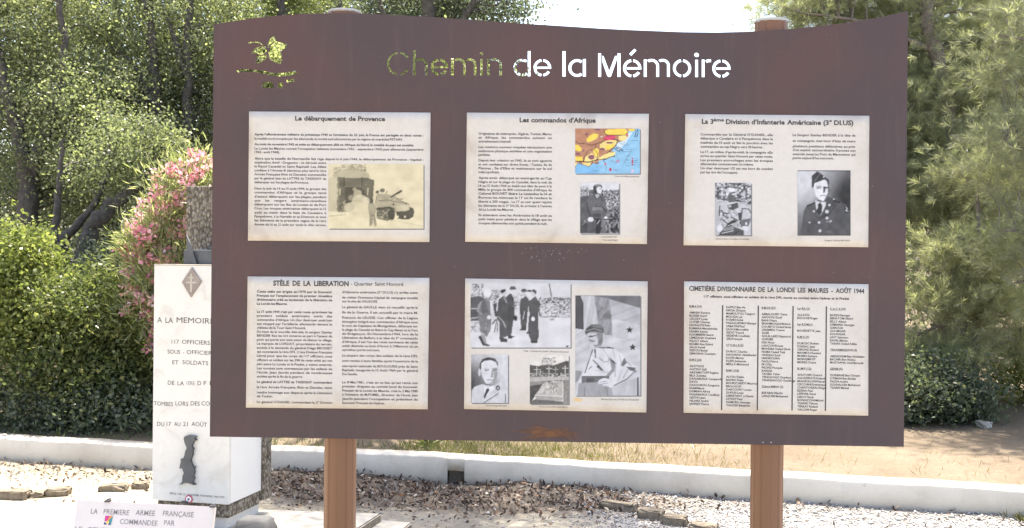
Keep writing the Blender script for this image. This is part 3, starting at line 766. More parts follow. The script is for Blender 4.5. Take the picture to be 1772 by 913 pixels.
P4.para(660, 1148, [(138, 'd’infanterie américaine (3° DI.U.S) s’y arrête avant'), (172, 'de visiter l’immense hôpital de campagne installé'), (197, 'sur le site de VALROSE.|'), (234, 'Le général de GAULLE vient s’y recueillir après la'), (268, 'fin de la Guerre. Il est accueilli par le maire M.'), (302, 'François de LEUSSE. Cet officier de la Légion'), (328, 'étrangère intégré aux commandos d’Afrique sous'), (354, 'le nom de Capitaine de Montgraham, débarque sur'), (380, 'la plage du Canadel et libère le Cap Bénat et le Fort'), (406, 'de Brégançon. En Novembre 1944, lors de la'), (432, 'Libération de Belfort, à la tête du 3° commando'), (458, 'd’Afrique, il est l’un des rares survivants de cette'), (484, 'unité décimée au bois d’Arsot à Offemont où un'), (510, 'carrefour porte son nom.|'),
    (546, 'La plupart des corps des soldats de la 1ère DFL'), (580, 'sont rendus à leurs familles après l’ouverture de la'), (614, 'nécropole nationale de BOULOURIS près de Saint'), (640, 'Raphaël, inaugurée le 15 Août 1964 par le général'), (666, 'De Gaulle.|'), (719, 'Le 8 Mai 1981, c’est en ce lieu qu’est remis son'), (745, 'premier drapeau au comité local du Souvenir'), (772, 'Français de la Londe les Maures, créé le 2 Mai 1980'), (798, 'à l’initiative de M.POMEL, directeur de l’école Jean'), (825, 'Jaurès pendant l’occupation et président du'), (852, 'Souvenir Français de Hyères.|')])
P5 = Panel([(805, 481.5), (1121, 486.5), (1118.5, 713.5), (803, 707.5)], (795, 475, 340 / 1267), 'parchment panel without a title, filled with four black and white photographs')
P5.txt(415, 497, 705, '1946 - Charles de Gaulle - François de Leusse', 11, 0.0); P5.txt(168, 848, 308, 'Général Diégo BROSSET', 9, 0.0); P5.txt(512, 855, 697, 'Tombe de HILAIRE André (BM.5)', 9, 0.0); P5.txt(913, 808, 1160, 'Général Jean de LATTRE de TASSIGNY', 11, 0.0)
P6 = Panel([(1184, 486.5), (1503, 491.5), (1502.5, 719), (1183, 714)], (1175, 480, 340 / 1267), 'parchment panel titled Cimetière divisionnaire de La Londe les Maures listing names in five columns')
P6.txt(65, 84, 1195, 'CIMETIÈRE DIVISIONNAIRE DE LA LONDE LES MAURES - AOÛT 1944', 31, 0.026)
P6.txt(160, 128, 1098, '117 officiers, sous-officiers et soldats de la 1ère DFL morts au combat entre Hyères et le Pradet', 15, 0.03)
cols = [
 (67, 177, 20.3, ['_B.M 4 (14)', '', 'AMARA Kamara', 'BUZIER Henri', 'CROIZY Louis', 'CUTIER Charles', 'DIOFANTE Palin', 'KAMARA Mamadouba', 'KEAMA Kamei', 'KOUMBERE Naoré', 'LEMIZANA Ouattara', 'PIAULT Albert', 'REGMA Rao Kabré', 'SALIA Kanté', 'SEIDOU Boiné', 'SEMORNA Ouattara', '', '_B.M 5 (24)', '', 'AKOTIGGI', 'ANTIGO Salli', 'ARZAMATOFF Eugène', 'BILA Zolyeba', 'DASSABLEGA Campaoré', 'DAYO', 'DAZOUROU Zougrana', 'DIAM Mania', 'DOMIAN Alfred', 'FASSABARKA Coulibaly', 'GESTIN Jean', 'HILAIRE André', 'JAFFRET Pierre']),
 (304, 183, 20.4, ['KAPRO Ben Aa', 'KIRGA Zirbane', 'MAMOUTOU Tangora', 'MOUSSA Laï', 'N’ZERE Kobé', 'PARAGUIDIBO Niampa', 'SABATINI Paul', 'SAOUI Marouébla', 'SEDIO Traoré', 'SIEDENE Coulibaly', 'ZIKI François', '', '_13° D.B.L.E (5)', '', 'DUROC Charles', 'HACHANA Abdelkader', 'RAVEL Marius', 'KLEIN Johannes', 'MEILLA Mohamed', '', '_B.M 11 (10)', '', 'ALYOU Diallo', 'BADRO Daba', 'BOURSCHEIDT Maurice', 'BROUGOFI', 'DARCOURT Lucien', 'DUPUIS Louis', 'LEBREYANT J.Claude', 'LEYDET Paul', 'NAMURA Georges', 'TAGGER Benjamin']),
 (533, 187, 20.3, ['_B.M.24 (22)', '', 'ABBALOUED Tame', 'ANOYOU Souli', 'BANI Okara', 'BRAHIM Ouled Bichara', 'DOUBITO Ouled Santa', 'GNAMIFA Traore', 'GOBI', 'GOUILLARD Raymond', 'GUIDIBE', 'ISSA Nour', 'LANCON Ernest', 'MANDJIA Ouled Gimé', 'NAMA Ouled Tadi', 'ONDJAU Souli', 'NIANKOURA', 'PAOLI Pierre', 'PE O’Bo', 'PROFIZ Pompée', 'RANGA', 'TAOBA Tahar', 'YENDAOGO Ouedaya', 'YENINDAOGO Guedraga', '', '_22ème BMNA (2)', '', 'BERABAH Bachir', 'LARQUEB Mohamed']),
 (763, 192, 20.35, ['_1er RA (2)', '', 'ALLAYDI', 'BOUCHE Roger', '', '_1er R.F.M (1)', '', 'BOURDETTE Jean', '', '_B.M 21 (7)', '', 'DUROSC Robert', 'FOISSAC Jean', 'GIROND Roland', 'MAAMOU Kamara', 'MOMO Kamara', 'MOROJIMOIT', 'MOREA Doara', '', '_B.I.M.P (12)', '', 'AHUTORE Oréoré', 'AGUIZERATE Roland', 'BRANDALONI Pascal', 'CECCHINI Dominique', 'CHANTOISEAU Roger', 'EZERIA Paul', 'LEFEVRE Aimé', 'LEROY René', 'RONGICONI Michel', 'TEARIKI Tiihura', 'TERRAT Roland', 'VALLOIS Roger']),
 (974, 194, 20.35, ['_C.A.C 4 (10)', '', 'BAZIN Georges', 'BENATOM Albert', 'BILLY Albert', 'DEMARIA Georges', 'GAROUA', 'GOUMGAR', 'KOUNGAR', 'LEVY Salomon', 'RAVEL Marius', 'TAHAR Ouled Adika', '', '_TRANSMISSIONS (3)', '', 'ABDELKRIM Ben Abdeslam', 'BACHIR Ben Abdou', 'MUSTAPHA Ould Barouak', '', '_GENIE (5)', '', 'GORBANE Ben Otmani', 'OTMANI Ben Boulas', 'PAONI André', 'SOUHALHIA Mohamed', 'TSAREF Michel'])]
for x, y0, dy, names in cols:
    for i, nme in enumerate(names):
        y = y0 + dy * i + 14
        if not nme: continue
        ul = nme.startswith('_'); nme = nme.lstrip('_')
        P6.txt(x, y, x + 200, nme, 14.0, 0.018, justify=False, xs=1.02)
        if ul: P6.bar(x, y + 2, x + 9.4 * len(nme) * 0.75, y + 4)
for x, y0, y1 in ((278, 178, 855), (508, 181, 857), (732, 183, 858), (947, 186, 860)): P6.bar(x - 0.65, y0, x + 0.65, y1)
# ------------------------------------------------------------------ the printed photographs
class Pic:
    """a small picture built from flat tones, kept as vertex colours of a fine grid"""
    def __init__(s, panel, crop, box, n, bg, tone=(1, 1, 1)):
        s.p = panel; s.ox, s.oy, s.k = crop; s.box = box; s.tone = tone
        x0, y0, x1, y1 = box; s.nx = n * 2; s.ny = int(n * 2 * (y1 - y0) / (x1 - x0))
        s.X, s.Y = np.meshgrid(np.linspace(x0, x1, s.nx), np.linspace(y0, y1, s.ny))
        s.a = np.zeros((s.ny, s.nx, 3)); s.a[:] = s.col(bg); s.rng = np.random.default_rng(int(x0 * 7 + y1))
    def col(s, c): return np.array([c * t for t in s.tone]) if isinstance(c, (int, float)) else np.array(c, float)
    def put(s, mask, c, al=1.0):
        s.a[mask] = s.a[mask] * (1 - al) + s.col(c) * al
    def poly(s, pts, c, al=1.0):
        ins = np.zeros(s.X.shape, bool); j = len(pts) - 1
        for i in range(len(pts)):
            xi, yi = pts[i]; xj, yj = pts[j]
            if yi != yj:
                cnd = ((yi > s.Y) != (yj > s.Y)) & (s.X < (xj - xi) * (s.Y - yi) / (yj - yi) + xi); ins ^= cnd
            j = i
        s.put(ins, c, al)
    def ell(s, cx, cy, rx, ry, c, al=1.0): s.put(((s.X - cx) / rx) ** 2 + ((s.Y - cy) / ry) ** 2 < 1, c, al)
    def line(s, pts, w, c, al=1.0):
        for (x0, y0), (x1, y1) in zip(pts[:-1], pts[1:]):
            dx, dy = x1 - x0, y1 - y0; L2 = dx * dx + dy * dy + 1e-9
            t = np.clip(((s.X - x0) * dx + (s.Y - y0) * dy) / L2, 0, 1)
            s.put(np.hypot(s.X - x0 - t * dx, s.Y - y0 - t * dy) < w / 2, c, al)
    def speck(s, box, cells, lo, hi, thr=0.0):
        """blotchy light and dark texture inside a box"""
        x0, y0, x1, y1 = box; msk = (s.X > x0) & (s.X < x1) & (s.Y > y0) & (s.Y < y1)
        g_ = s.rng.uniform(0, 1, (cells, cells)); ix = np.clip(((s.X - x0) / (x1 - x0) * cells).astype(int), 0, cells - 1); iy = np.clip(((s.Y - y0) / (y1 - y0) * cells).astype(int), 0, cells - 1)
        v = g_[iy, ix]; msk &= v > thr
        val = lo + (hi - lo) * v
        s.a[msk] = (val[..., None] * np.array(s.tone))[msk]
    def grad(s, f, al=1.0):
        s.a = s.a * (1 - al) + (f[..., None] * np.array(s.tone)) * al
    def done(s, blur=1, label=None, shadow=True, edge=None):
        a = s.a
        for _ in range(blur):
            b_ = a.copy(); b_[1:-1, 1:-1] = (a[1:-1, 1:-1] * 2 + a[:-2, 1:-1] + a[2:, 1:-1] + a[1:-1, :-2] + a[1:-1, 2:]) / 6; a = b_
        gn = s.rng.uniform(-1, 1, (14, 16)); yy = np.linspace(0, 12.99, a.shape[0]); xx = np.linspace(0, 14.99, a.shape[1])       # uneven development of the print
        iy, ix = yy.astype(int), xx.astype(int); fy, fx = (yy - iy)[:, None], (xx - ix)[None]
        sn = gn[iy][:, ix] * (1 - fy) * (1 - fx) + gn[iy + 1][:, ix] * fy * (1 - fx) + gn[iy][:, ix + 1] * (1 - fy) * fx + gn[iy + 1][:, ix + 1] * fy * fx
        a = a + (sn * 11)[..., None]
        a = a[::2, ::2]; ny_, nx_ = a.shape[:2]
        a = np.clip(a + s.rng.normal(0, 2.5, (ny_, nx_, 1)), 12, 250) / 255.0
        lin = np.where(a <= 0.04045, a / 12.92, ((a + 0.055) / 1.055) ** 2.4) * 0.74
        x0, y0, x1, y1 = s.box; V = []
        for j in range(ny_):
            for i in range(nx_):
                x = x0 + (x1 - x0) * i / (nx_ - 1); y = y0 + (y1 - y0) * j / (ny_ - 1)
                V.append((x, y))
        c00, c10, c01, c11 = [np.array(BF.uz(s.ox + x * s.k, s.oy + y * s.k, PV)) for x, y in ((x0, y0), (x1, y0), (x0, y1), (x1, y1))]
        q_ = np.array(V); fa = ((q_[:, 0] - x0) / (x1 - x0))[:, None]; fb = ((q_[:, 1] - y0) / (y1 - y0))[:, None]
        uz = c00 * (1 - fa) * (1 - fb) + c10 * fa * (1 - fb) + c01 * (1 - fa) * fb + c11 * fa * fb
        V3 = np.stack([uz[:, 0], np.full(len(uz), PV - 0.0007), uz[:, 1]], -1)
        I = np.arange(nx_ * ny_).reshape(ny_, nx_); Fc = np.stack([I[1:, :-1], I[1:, 1:], I[:-1, 1:], I[:-1, :-1]], -1).reshape(-1, 4)
        o = link('photograph', np_mesh('photograph', V3, Fc, lin.reshape(-1, 3)), M['photo'], s.p.o)
        if label: o['label'] = label
        if shadow:      # the drop shadow printed as a grey rule along two edges of each picture
            pr = Print(); w_ = 0.0035
            (ax, az), (bx, bz) = (c01[0], c01[1]), (c11[0], c11[1])
            for P_ in ([(c01[0] + w_, c01[1]), (c11[0], c11[1]), (c11[0] + w_, c11[1] - w_), (c01[0] + w_, c01[1] - w_)], [(c10[0], c10[1] - w_), (c11[0], c11[1]), (c11[0] + w_, c11[1] - w_), (c10[0] + w_, c10[1] - w_)]):
                n_ = len(pr.V); pr.V += P_; pr.F.append((n_, n_ + 1, n_ + 2, n_ + 3))
            link('picture_drop_shadow', pr.mesh('picture_drop_shadow', PV - 0.0005), M['rule'], s.p.o)
M['rule'] = simple('grey_print', (0.17, 0.165, 0.17), 0.6, 0.05)

# 1  landing ship with open doors, smoke, a soldier and a tank
g1 = Pic(P1, (565, 280, 180 / 1370), (25, 25, 1278, 878), 120, 226, (1.0, 0.95, 0.80))
g1.poly([(25, 640), (500, 600), (1278, 760), (1278, 878), (25, 878)], 232)
g1.poly([(25, 210), (130, 190), (150, 655), (25, 655)], 205); g1.poly([(80, 180), (140, 120), (370, 70), (480, 100), (560, 160), (570, 215), (360, 215), (180, 195), (120, 215)], 188)
g1.speck((90, 60, 250, 150), 9, 110, 215, 0.4); g1.speck((190, 30, 520, 120), 14, 95, 200, 0.35); g1.poly([(150, 130), (370, 78), (560, 180), (540, 200), (370, 160), (170, 185)], 186)
g1.poly([(150, 195), (360, 215), (520, 205), (628, 240), (610, 480), (540, 500), (470, 330), (240, 320), (245, 660), (150, 660)], 112)
g1.poly([(235, 215), (465, 215), (465, 325), (235, 325)], 120); g1.line([(232, 200), (232, 330)], 8, 75); g1.line([(468, 205), (468, 330)], 8, 75); g1.line([(235, 325), (465, 325)], 8, 215)
g1.poly([(240, 330), (465, 330), (560, 480), (620, 540), (250, 660)], 92); g1.speck((155, 520, 250, 660), 7, 60, 190, 0.35); g1.speck((140, 210, 170, 640), 12, 85, 180, 0.3)
for xx in (180, 545): g1.line([(xx, 350), (xx - 5, 430)], 15, 205)
for yy in range(260, 480, 36): g1.line([(500, yy), (615, yy + 16)], 5, 150)
for cx, cy, rx, ry, v in ((370, 360, 28, 26, 190), (410, 420, 55, 55, 200), (330, 470, 45, 40, 165), (440, 520, 105, 90, 216), (380, 610, 140, 90, 220), (470, 640, 110, 100, 226), (520, 520, 50, 60, 215), (290, 600, 60, 60, 200)): g1.ell(cx, cy, rx, ry, v, 0.85)
g1.poly([(660, 430), (690, 415), (800, 420), (860, 440), (930, 480), (1040, 540), (1090, 600), (1090, 660), (900, 680), (800, 600), (660, 620), (640, 530)], 182)
g1.poly([(680, 425), (780, 420), (900, 455), (880, 510), (700, 505)], 175); g1.speck((700, 460, 900, 590), 12, 110, 205, 0.45)
g1.line([(850, 460), (975, 385)], 20, 82); g1.line([(930, 412), (980, 383)], 26, 90); g1.ell(735, 375, 34, 26, 120); g1.ell(668, 395, 22, 20, 105); g1.line([(780, 410), (800, 385)], 12, 120)
g1.poly([(655, 610), (830, 590), (900, 640), (880, 745), (800, 775), (660, 745)], 100); g1.speck((660, 640, 830, 740), 7, 60, 190, 0.45); g1.line([(655, 612), (830, 592), (890, 620)], 12, 70); g1.ell(820, 680, 34, 60, 150); g1.ell(820, 680, 20, 42, 95); g1.ell(852, 700, 45, 70, 84); g1.line([(680, 515), (780, 500), (900, 520), (1060, 545)], 8, 105); g1.line([(900, 455), (930, 490), (1040, 540), (1090, 590)], 7, 110); g1.line([(660, 440), (645, 530)], 7, 110); g1.ell(880, 560, 14, 12, 70); g1.ell(1045, 545, 12, 12, 90); g1.ell(1075, 560, 10, 10, 90); g1.line([(930, 480), (1000, 490)], 8, 120)
g1.poly([(915, 655), (1060, 645), (1120, 600), (1150, 640), (1140, 720), (1080, 755), (930, 750)], 88); g1.poly([(1085, 590), (1140, 610), (1150, 680), (1100, 700)], 92)
for xx in (935, 1030): g1.ell(xx, 722, 13, 16, 235)
g1.poly([(900, 580), (1080, 560), (1090, 630), (930, 650)], 205)
g1.ell(593, 505, 24, 26, 100); g1.poly([(555, 545), (640, 545), (655, 620), (640, 690), (660, 840), (630, 850), (600, 700), (590, 850), (565, 840), (560, 690), (545, 600)], 172); g1.poly([(575, 690), (640, 690), (650, 790), (630, 830), (612, 720), (600, 830), (575, 820)], 150)
g1.line([(520, 725), (700, 735), (1000, 790), (1270, 850)], 6, 200); g1.line([(30, 715), (250, 690)], 8, 170)
g1.done(1, 'sepia photograph of a landing ship with open doors and a tank')
P1.txt(588, 766, 768, 'Débarquement à Cavalaire', 11, 0.0); P1.txt(588, 785, 645, 'Août 44', 11, 0.0)

# 2  coloured coast map
g2 = Pic(P2, (990, 215, 125 / 1201), (52, 68, 1125, 818), 110, (150, 200, 232))
def B2(pts, c, al=1.0): g2.poly(pts, c, al)
BR, YE, VI, PY, BK = (192, 140, 112), (252, 218, 100), (150, 100, 110), (250, 226, 150), (45, 40, 45)
g2.ell(200, 760, 260, 120, (120, 185, 235), .6); g2.poly([(740, 330), (960, 130), (1000, 130), (880, 330), (760, 440)], (232, 242, 250), .8)
B2([(52, 68), (1000, 68), (930, 110), (920, 200), (860, 270), (760, 300), (720, 370), (640, 430), (700, 460), (620, 540), (560, 580), (430, 610), (430, 655), (350, 640), (290, 700), (180, 670), (90, 630), (52, 720)], BR)
B2([(540, 110), (600, 80), (880, 75), (930, 130), (880, 180), (560, 165)], YE); B2([(770, 190), (900, 180), (915, 220), (860, 275), (770, 270)], PY); B2([(930, 75), (1060, 72), (1020, 110), (950, 115)], YE)
B2([(235, 240), (300, 180), (370, 150), (435, 165), (430, 205), (370, 260), (290, 290), (245, 285)], YE); B2([(52, 335), (110, 345), (150, 390), (150, 440), (110, 450), (52, 420)], YE)
B2([(460, 330), (560, 270), (700, 250), (760, 290), (700, 370), (560, 430), (460, 390)], PY); B2([(560, 350), (690, 320), (700, 370), (600, 425), (550, 400)], YE)
B2([(52, 540), (170, 540), (180, 605), (52, 610)], YE); B2([(220, 540), (330, 470), (400, 560), (390, 610), (200, 620)], PY); B2([(360, 400), (440, 405), (440, 560), (390, 530), (350, 470)], YE)
B2([(430, 560), (600, 470), (720, 460), (700, 520), (570, 580), (440, 600)], PY); B2([(160, 640), (320, 630), (290, 700), (190, 670)], PY); B2([(52, 630), (90, 640), (52, 715)], PY)
for cx, cy, rx, ry in ((240, 165, 25, 22), (420, 85, 55, 18), (90, 490, 45, 20), (320, 545, 55, 38), (500, 410, 45, 18), (520, 480, 60, 20), (190, 435, 15, 18), (620, 305, 60, 16)): g2.ell(cx, cy, rx, ry, VI if cx != 520 else BR)
B2([(510, 240), (570, 180), (690, 180), (720, 215), (690, 265), (560, 265)], (222, 78, 110)); g2.line([(580, 190), (660, 240)], 10, (150, 60, 100)); g2.line([(560, 230), (700, 215)], 9, (230, 110, 150))
g2.line([(60, 280), (100, 315), (210, 318), (330, 345), (400, 318), (490, 295), (560, 260)], 9, BK); g2.line([(520, 85), (555, 160), (590, 185)], 10, BK); g2.line([(550, 170), (760, 180), (880, 180), (930, 120)], 9, BK)
g2.line([(190, 610), (200, 540), (270, 430), (380, 405), (400, 320)], 8, BK); g2.line([(370, 410), (420, 480), (430, 560)], 9, BK); g2.line([(60, 610), (270, 625), (420, 585), (560, 575), (650, 535), (710, 525)], 13, BK); g2.line([(580, 480), (680, 400), (740, 320), (750, 260), (690, 250)], 12, BK)
g2.line([(52, 715), (95, 640), (180, 670), (285, 705), (330, 640), (430, 655), (440, 620)], 6, BK)
for p in ([(750, 260), (800, 275)], [(700, 400), (790, 450)], [(730, 385), (830, 440)], [(760, 370), (850, 430)], [(520, 600), (555, 655)], [(1040, 90), (1060, 130), (1035, 210)], [(1085, 85), (1090, 150), (1065, 210)]): g2.line(p, 12, (55, 65, 90))
for p in ([(770, 300), (900, 350)], [(850, 290), (940, 340)], [(730, 490), (780, 600), (740, 640), (640, 600)], [(850, 660), (1000, 400)], [(950, 560), (950, 780)], [(350, 770), (560, 775), (560, 700)]): g2.line(p, 7, (120, 140, 140))
for y_ in (265, 310, 370, 415, 455, 520, 590, 645, 690, 725): g2.line([(980 if y_ < 330 else 830 + (y_ % 90), y_), (1090 if y_ < 330 else 960, y_)], 5, (105, 140, 175))
for y_ in (565, 600, 630, 672): g2.ell(997, y_, 16, 13, (190, 70, 90)); g2.line([(1030, y_), (1090, y_ + 5)], 7, (105, 140, 175))
g2.ell(632, 750, 20, 30, (210, 60, 90)); g2.ell(550, 660, 17, 20, (210, 90, 100)); g2.ell(755, 615, 30, 25, (190, 150, 180)); g2.line([(670, 755), (750, 760)], 7, (150, 110, 140)); g2.ell(915, 185, 18, 14, (210, 70, 100)); g2.line([(480, 205), (500, 205)], 18, 235); g2.ell(997, 770, 20, 30, (225, 200, 215))
g2.done(0, 'coloured map of a coast with arrows')

# 3  helmeted officer before leaves
BT = (0.98, 0.98, 1.0)
g3 = Pic(P2, (995, 310, 90 / 747), (75, 50, 635, 778), 66, 225, BT)
g3.speck((75, 150, 635, 778), 22, 45, 175); g3.speck((75, 100, 200, 260), 12, 60, 220, 0.3); g3.speck((400, 150, 635, 420), 16, 40, 240, 0.1); g3.poly([(75, 250), (200, 230), (200, 540), (75, 640)], 100)
g3.poly([(215, 225), (300, 200), (400, 230), (440, 310), (455, 470), (440, 540), (440, 778), (170, 778), (180, 640), (90, 480), (90, 370), (160, 320)], 112)
g3.poly([(90, 400), (170, 320), (220, 480), (250, 540), (190, 590), (100, 480)], 98); g3.poly([(290, 780), (300, 560), (370, 560), (390, 690), (350, 778)], 62); g3.poly([(180, 640), (280, 610), (300, 778), (180, 778)], 96); g3.poly([(75, 640), (180, 600), (180, 778), (75, 778)], 82)
g3.ell(325, 115, 66, 46, 92); g3.poly([(258, 110), (290, 100), (305, 190), (265, 180)], 70); g3.ell(345, 155, 42, 52, 226); g3.ell(320, 85, 40, 14, 140); g3.line([(345, 135), (372, 138)], 8, 110); g3.line([(300, 150), (312, 195), (350, 212)], 10, 60)
g3.poly([(280, 225), (340, 210), (345, 240), (310, 280)], 190); g3.line([(275, 230), (305, 280)], 12, 55); g3.line([(360, 240), (400, 310)], 9, 60); g3.line([(300, 310), (300, 390), (370, 395), (372, 300)], 5, 78)
g3.poly([(250, 400), (400, 400), (395, 440), (250, 445)], 140); g3.poly([(250, 500), (370, 490), (370, 545), (260, 545)], 88); g3.line([(390, 400), (440, 460)], 14, 55); g3.line([(170, 340), (190, 460), (230, 540)], 8, 60)
g3.ell(225, 575, 42, 34, 236); g3.ell(440, 558, 24, 26, 236); g3.line([(270, 565), (420, 575), (635, 570)], 16, 58); g3.line([(100, 650), (190, 600)], 10, 150); g3.line([(315, 640), (355, 585)], 14, 190)
g3.poly([(380, 560), (440, 590), (440, 690), (370, 690)], 130)
g3.done(2, 'black and white photograph of a helmeted soldier with folded sleeves')

# 4  bare-headed general holding a helmet
g4 = Pic(P3, (1230, 310, 80 / 664), (60, 50, 578, 803), 62, 190, BT)
g4.speck((60, 50, 578, 360), 18, 60, 235); g4.poly([(60, 330), (200, 300), (500, 330), (578, 420), (578, 803), (60, 803)], 190)
g4.poly([(120, 350), (240, 310), (400, 330), (520, 380), (578, 470), (560, 803), (120, 803), (130, 560)], 205); g4.speck((130, 440, 430, 700), 14, 110, 235, 0.3)
g4.poly([(215, 180), (240, 145), (310, 120), (365, 150), (370, 250), (350, 300), (265, 320), (240, 270)], 205); g4.poly([(240, 240), (270, 200), (340, 240), (372, 270), (340, 325), (255, 330)], 110); g4.ell(300, 150, 50, 28, 236); g4.line([(275, 200), (345, 185)], 14, 55); g4.line([(300, 235), (350, 230)], 7, 80); g4.ell(230, 215, 16, 24, 230)
g4.poly([(235, 370), (380, 330), (395, 400), (310, 445), (250, 420)], 92); g4.line([(245, 350), (400, 325)], 9, 240); g4.ell(270, 385, 26, 16, 200)
for p in ([(150, 440), (180, 490), (260, 480)], [(170, 510), (240, 550)], [(180, 580), (240, 640), (330, 580)], [(220, 660), (340, 610), (370, 600)], [(130, 380), (120, 520)], [(290, 540), (390, 590)], [(250, 630), (350, 590)], [(160, 700), (300, 660)]): g4.line(p, 13, 50)
g4.ell(500, 540, 82, 125, 150, 1); g4.poly([(455, 420), (520, 420), (575, 500), (560, 560), (440, 570)], 205); g4.line([(450, 420), (430, 540), (415, 640)], 12, 60); g4.poly([(420, 590), (560, 560), (530, 680), (430, 690)], 112); g4.ell(505, 632, 14, 22, 240); g4.line([(440, 415), (540, 425), (575, 480)], 9, 45)
g4.poly([(390, 480), (440, 470), (440, 560), (400, 590)], 80); g4.ell(375, 655, 40, 50, 190); g4.ell(490, 700, 60, 34, 220); g4.poly([(150, 720), (330, 680), (470, 730), (470, 803), (110, 803)], 92); g4.line([(160, 770), (320, 735)], 10, 235); g4.poly([(170, 690), (330, 670), (330, 720), (180, 740)], 150); g4.ell(130, 700, 40, 50, 225); g4.ell(385, 655, 8, 8, 60)
g4.line([(150, 790), (300, 800), (400, 740)], 12, 50)
g4.done(2, 'black and white photograph of a general holding his helmet')

# 5  portrait of a sergeant in a garrison cap
g5 = Pic(P3, (1370, 285, 115 / 778), (68, 65, 688, 828), 80, 150, BT)
g5.grad(np.clip(205 - 0.15 * (g5.X - 68) - 0.13 * (g5.Y - 65) + 60 * np.exp(-((g5.X - 200) ** 2 + (g5.Y - 250) ** 2) / 60000) - 45 * np.exp(-((g5.X - 640) ** 2 + (g5.Y - 300) ** 2) / 20000), 60, 215))
g5.poly([(105, 828), (140, 540), (170, 480), (290, 420), (420, 380), (500, 410), (640, 460), (688, 560), (688, 828)], 92)
g5.poly([(430, 370), (560, 440), (480, 470), (420, 600), (330, 620), (280, 420)], 82); g5.poly([(270, 410), (330, 430), (400, 430), (395, 480), (340, 590), (290, 540)], 215); g5.poly([(300, 470), (330, 435), (355, 470), (350, 560), (325, 590), (285, 540), (310, 490)], 62)
g5.poly([(240, 240), (270, 200), (400, 165), (440, 210), (440, 330), (405, 400), (365, 425), (320, 405), (280, 360), (258, 290)], 232); g5.poly([(405, 170), (440, 200), (442, 330), (410, 395), (370, 425), (420, 330), (420, 250)], 118); g5.poly([(368, 250), (400, 255), (385, 320), (368, 330)], 100)
g5.poly([(232, 270), (235, 130), (295, 75), (330, 95), (410, 160), (432, 175), (430, 240), (415, 190), (380, 170), (262, 215), (255, 270)], 70); g5.line([(262, 195), (330, 105)], 6, 150); g5.ell(372, 142, 9, 9, 235)
g5.line([(295, 270), (340, 268)], 14, 115); g5.line([(375, 268), (425, 265)], 14, 70); g5.line([(285, 252), (345, 250)], 7, 140); g5.line([(330, 360), (390, 356)], 8, 110); g5.ell(247, 290, 14, 34, 205)
g5.line([(180, 478), (270, 440)], 12, 40); g5.line([(490, 415), (560, 440)], 14, 40); g5.line([(320, 640), (440, 570), (520, 460)], 6, 50); g5.line([(290, 600), (330, 630)], 6, 55); g5.line([(240, 640), (300, 690)], 5, 60)
for cx, cy, r_0 in ((318, 672, 16), (328, 768, 18), (410, 545, 22), (410, 620, 18), (455, 656, 11), (208, 670, 10), (258, 540, 14), (440, 468, 14), (490, 400, 10)): g5.ell(cx, cy, r_0, r_0 * .95, 215)
g5.ell(640, 520, 26, 46, 60); g5.line([(632, 490), (645, 510), (630, 535), (655, 540)], 10, 215); g5.line([(400, 660), (440, 665)], 8, 180); g5.line([(200, 640), (240, 680), (300, 680)], 5, 60); g5.ell(430, 780, 50, 12, 112)
for e_ in ([(68, 67), (688, 67)], [(685, 65), (685, 828)], [(68, 826), (688, 826)]): g5.line(e_, 8, 45)
g5.done(2, 'black and white portrait of a soldier in a garrison cap', shadow=False)

# 6  men shaking hands before a crowd
g6 = Pic(P5, (805, 480, 190 / 1334), (65, 70, 1280, 850), 120, 216, (0.99, 0.985, 1.0))
g6.poly([(65, 480), (1280, 450), (1280, 850), (65, 850)], 224); g6.speck((65, 70, 220, 240), 12, 60, 225, 0.25); g6.speck((200, 150, 420, 330), 16, 70, 225, 0.2); g6.speck((580, 190, 760, 380), 14, 80, 230, 0.35); g6.speck((890, 230, 1280, 480), 22, 45, 235, 0.15); g6.speck((890, 330, 1280, 470), 16, 70, 240, 0.55); g6.poly([(900, 70), (1280, 80), (1280, 235), (1050, 235), (920, 260)], 216)
g6.line([(1018, 80), (1045, 230)], 10, 70); g6.poly([(65, 240), (170, 220), (240, 260), (200, 340), (160, 520), (65, 525)], 95); g6.line([(70, 375), (160, 370)], 10, 210); g6.line([(65, 495), (160, 480)], 10, 210); g6.speck((65, 530, 190, 660), 9, 90, 235, 0.3); g6.poly([(320, 330), (400, 300), (400, 480), (330, 460)], 85)
g6.ell(270, 190, 46, 52, 225); g6.poly([(145, 340), (190, 280), (250, 260), (310, 300), (320, 480), (310, 620), (260, 720), (240, 690), (190, 640), (160, 500)], 128); g6.poly([(190, 290), (240, 280), (290, 420), (200, 430)], 110); g6.line([(190, 300), (150, 400), (200, 440)], 22, 160); g6.speck((180, 480, 300, 680), 9, 80, 150, 0.4); g6.poly([(190, 690), (240, 690), (260, 790), (230, 810)], 160)
g6.ell(290, 480, 26, 24, 230); g6.poly([(300, 270), (330, 280), (370, 520), (330, 560), (310, 450)], 215); g6.poly([(160, 715), (190, 700), (230, 790), (300, 815), (290, 828), (215, 820)], 70); g6.line([(330, 560), (370, 510)], 14, 70); g6.line([(390, 480), (355, 660)], 10, 90); g6.line([(400, 480), (385, 660)], 8, 90)
g6.poly([(385, 330), (410, 250), (470, 220), (520, 260), (560, 330), (590, 470), (560, 690), (420, 740), (410, 520), (385, 470)], 92); g6.poly([(500, 230), (545, 190), (590, 250), (600, 470), (570, 560), (540, 690), (510, 640), (520, 330)], 84); g6.line([(385, 400), (395, 260), (450, 220)], 16, 225); g6.line([(400, 470), (460, 530), (490, 600)], 9, 210)
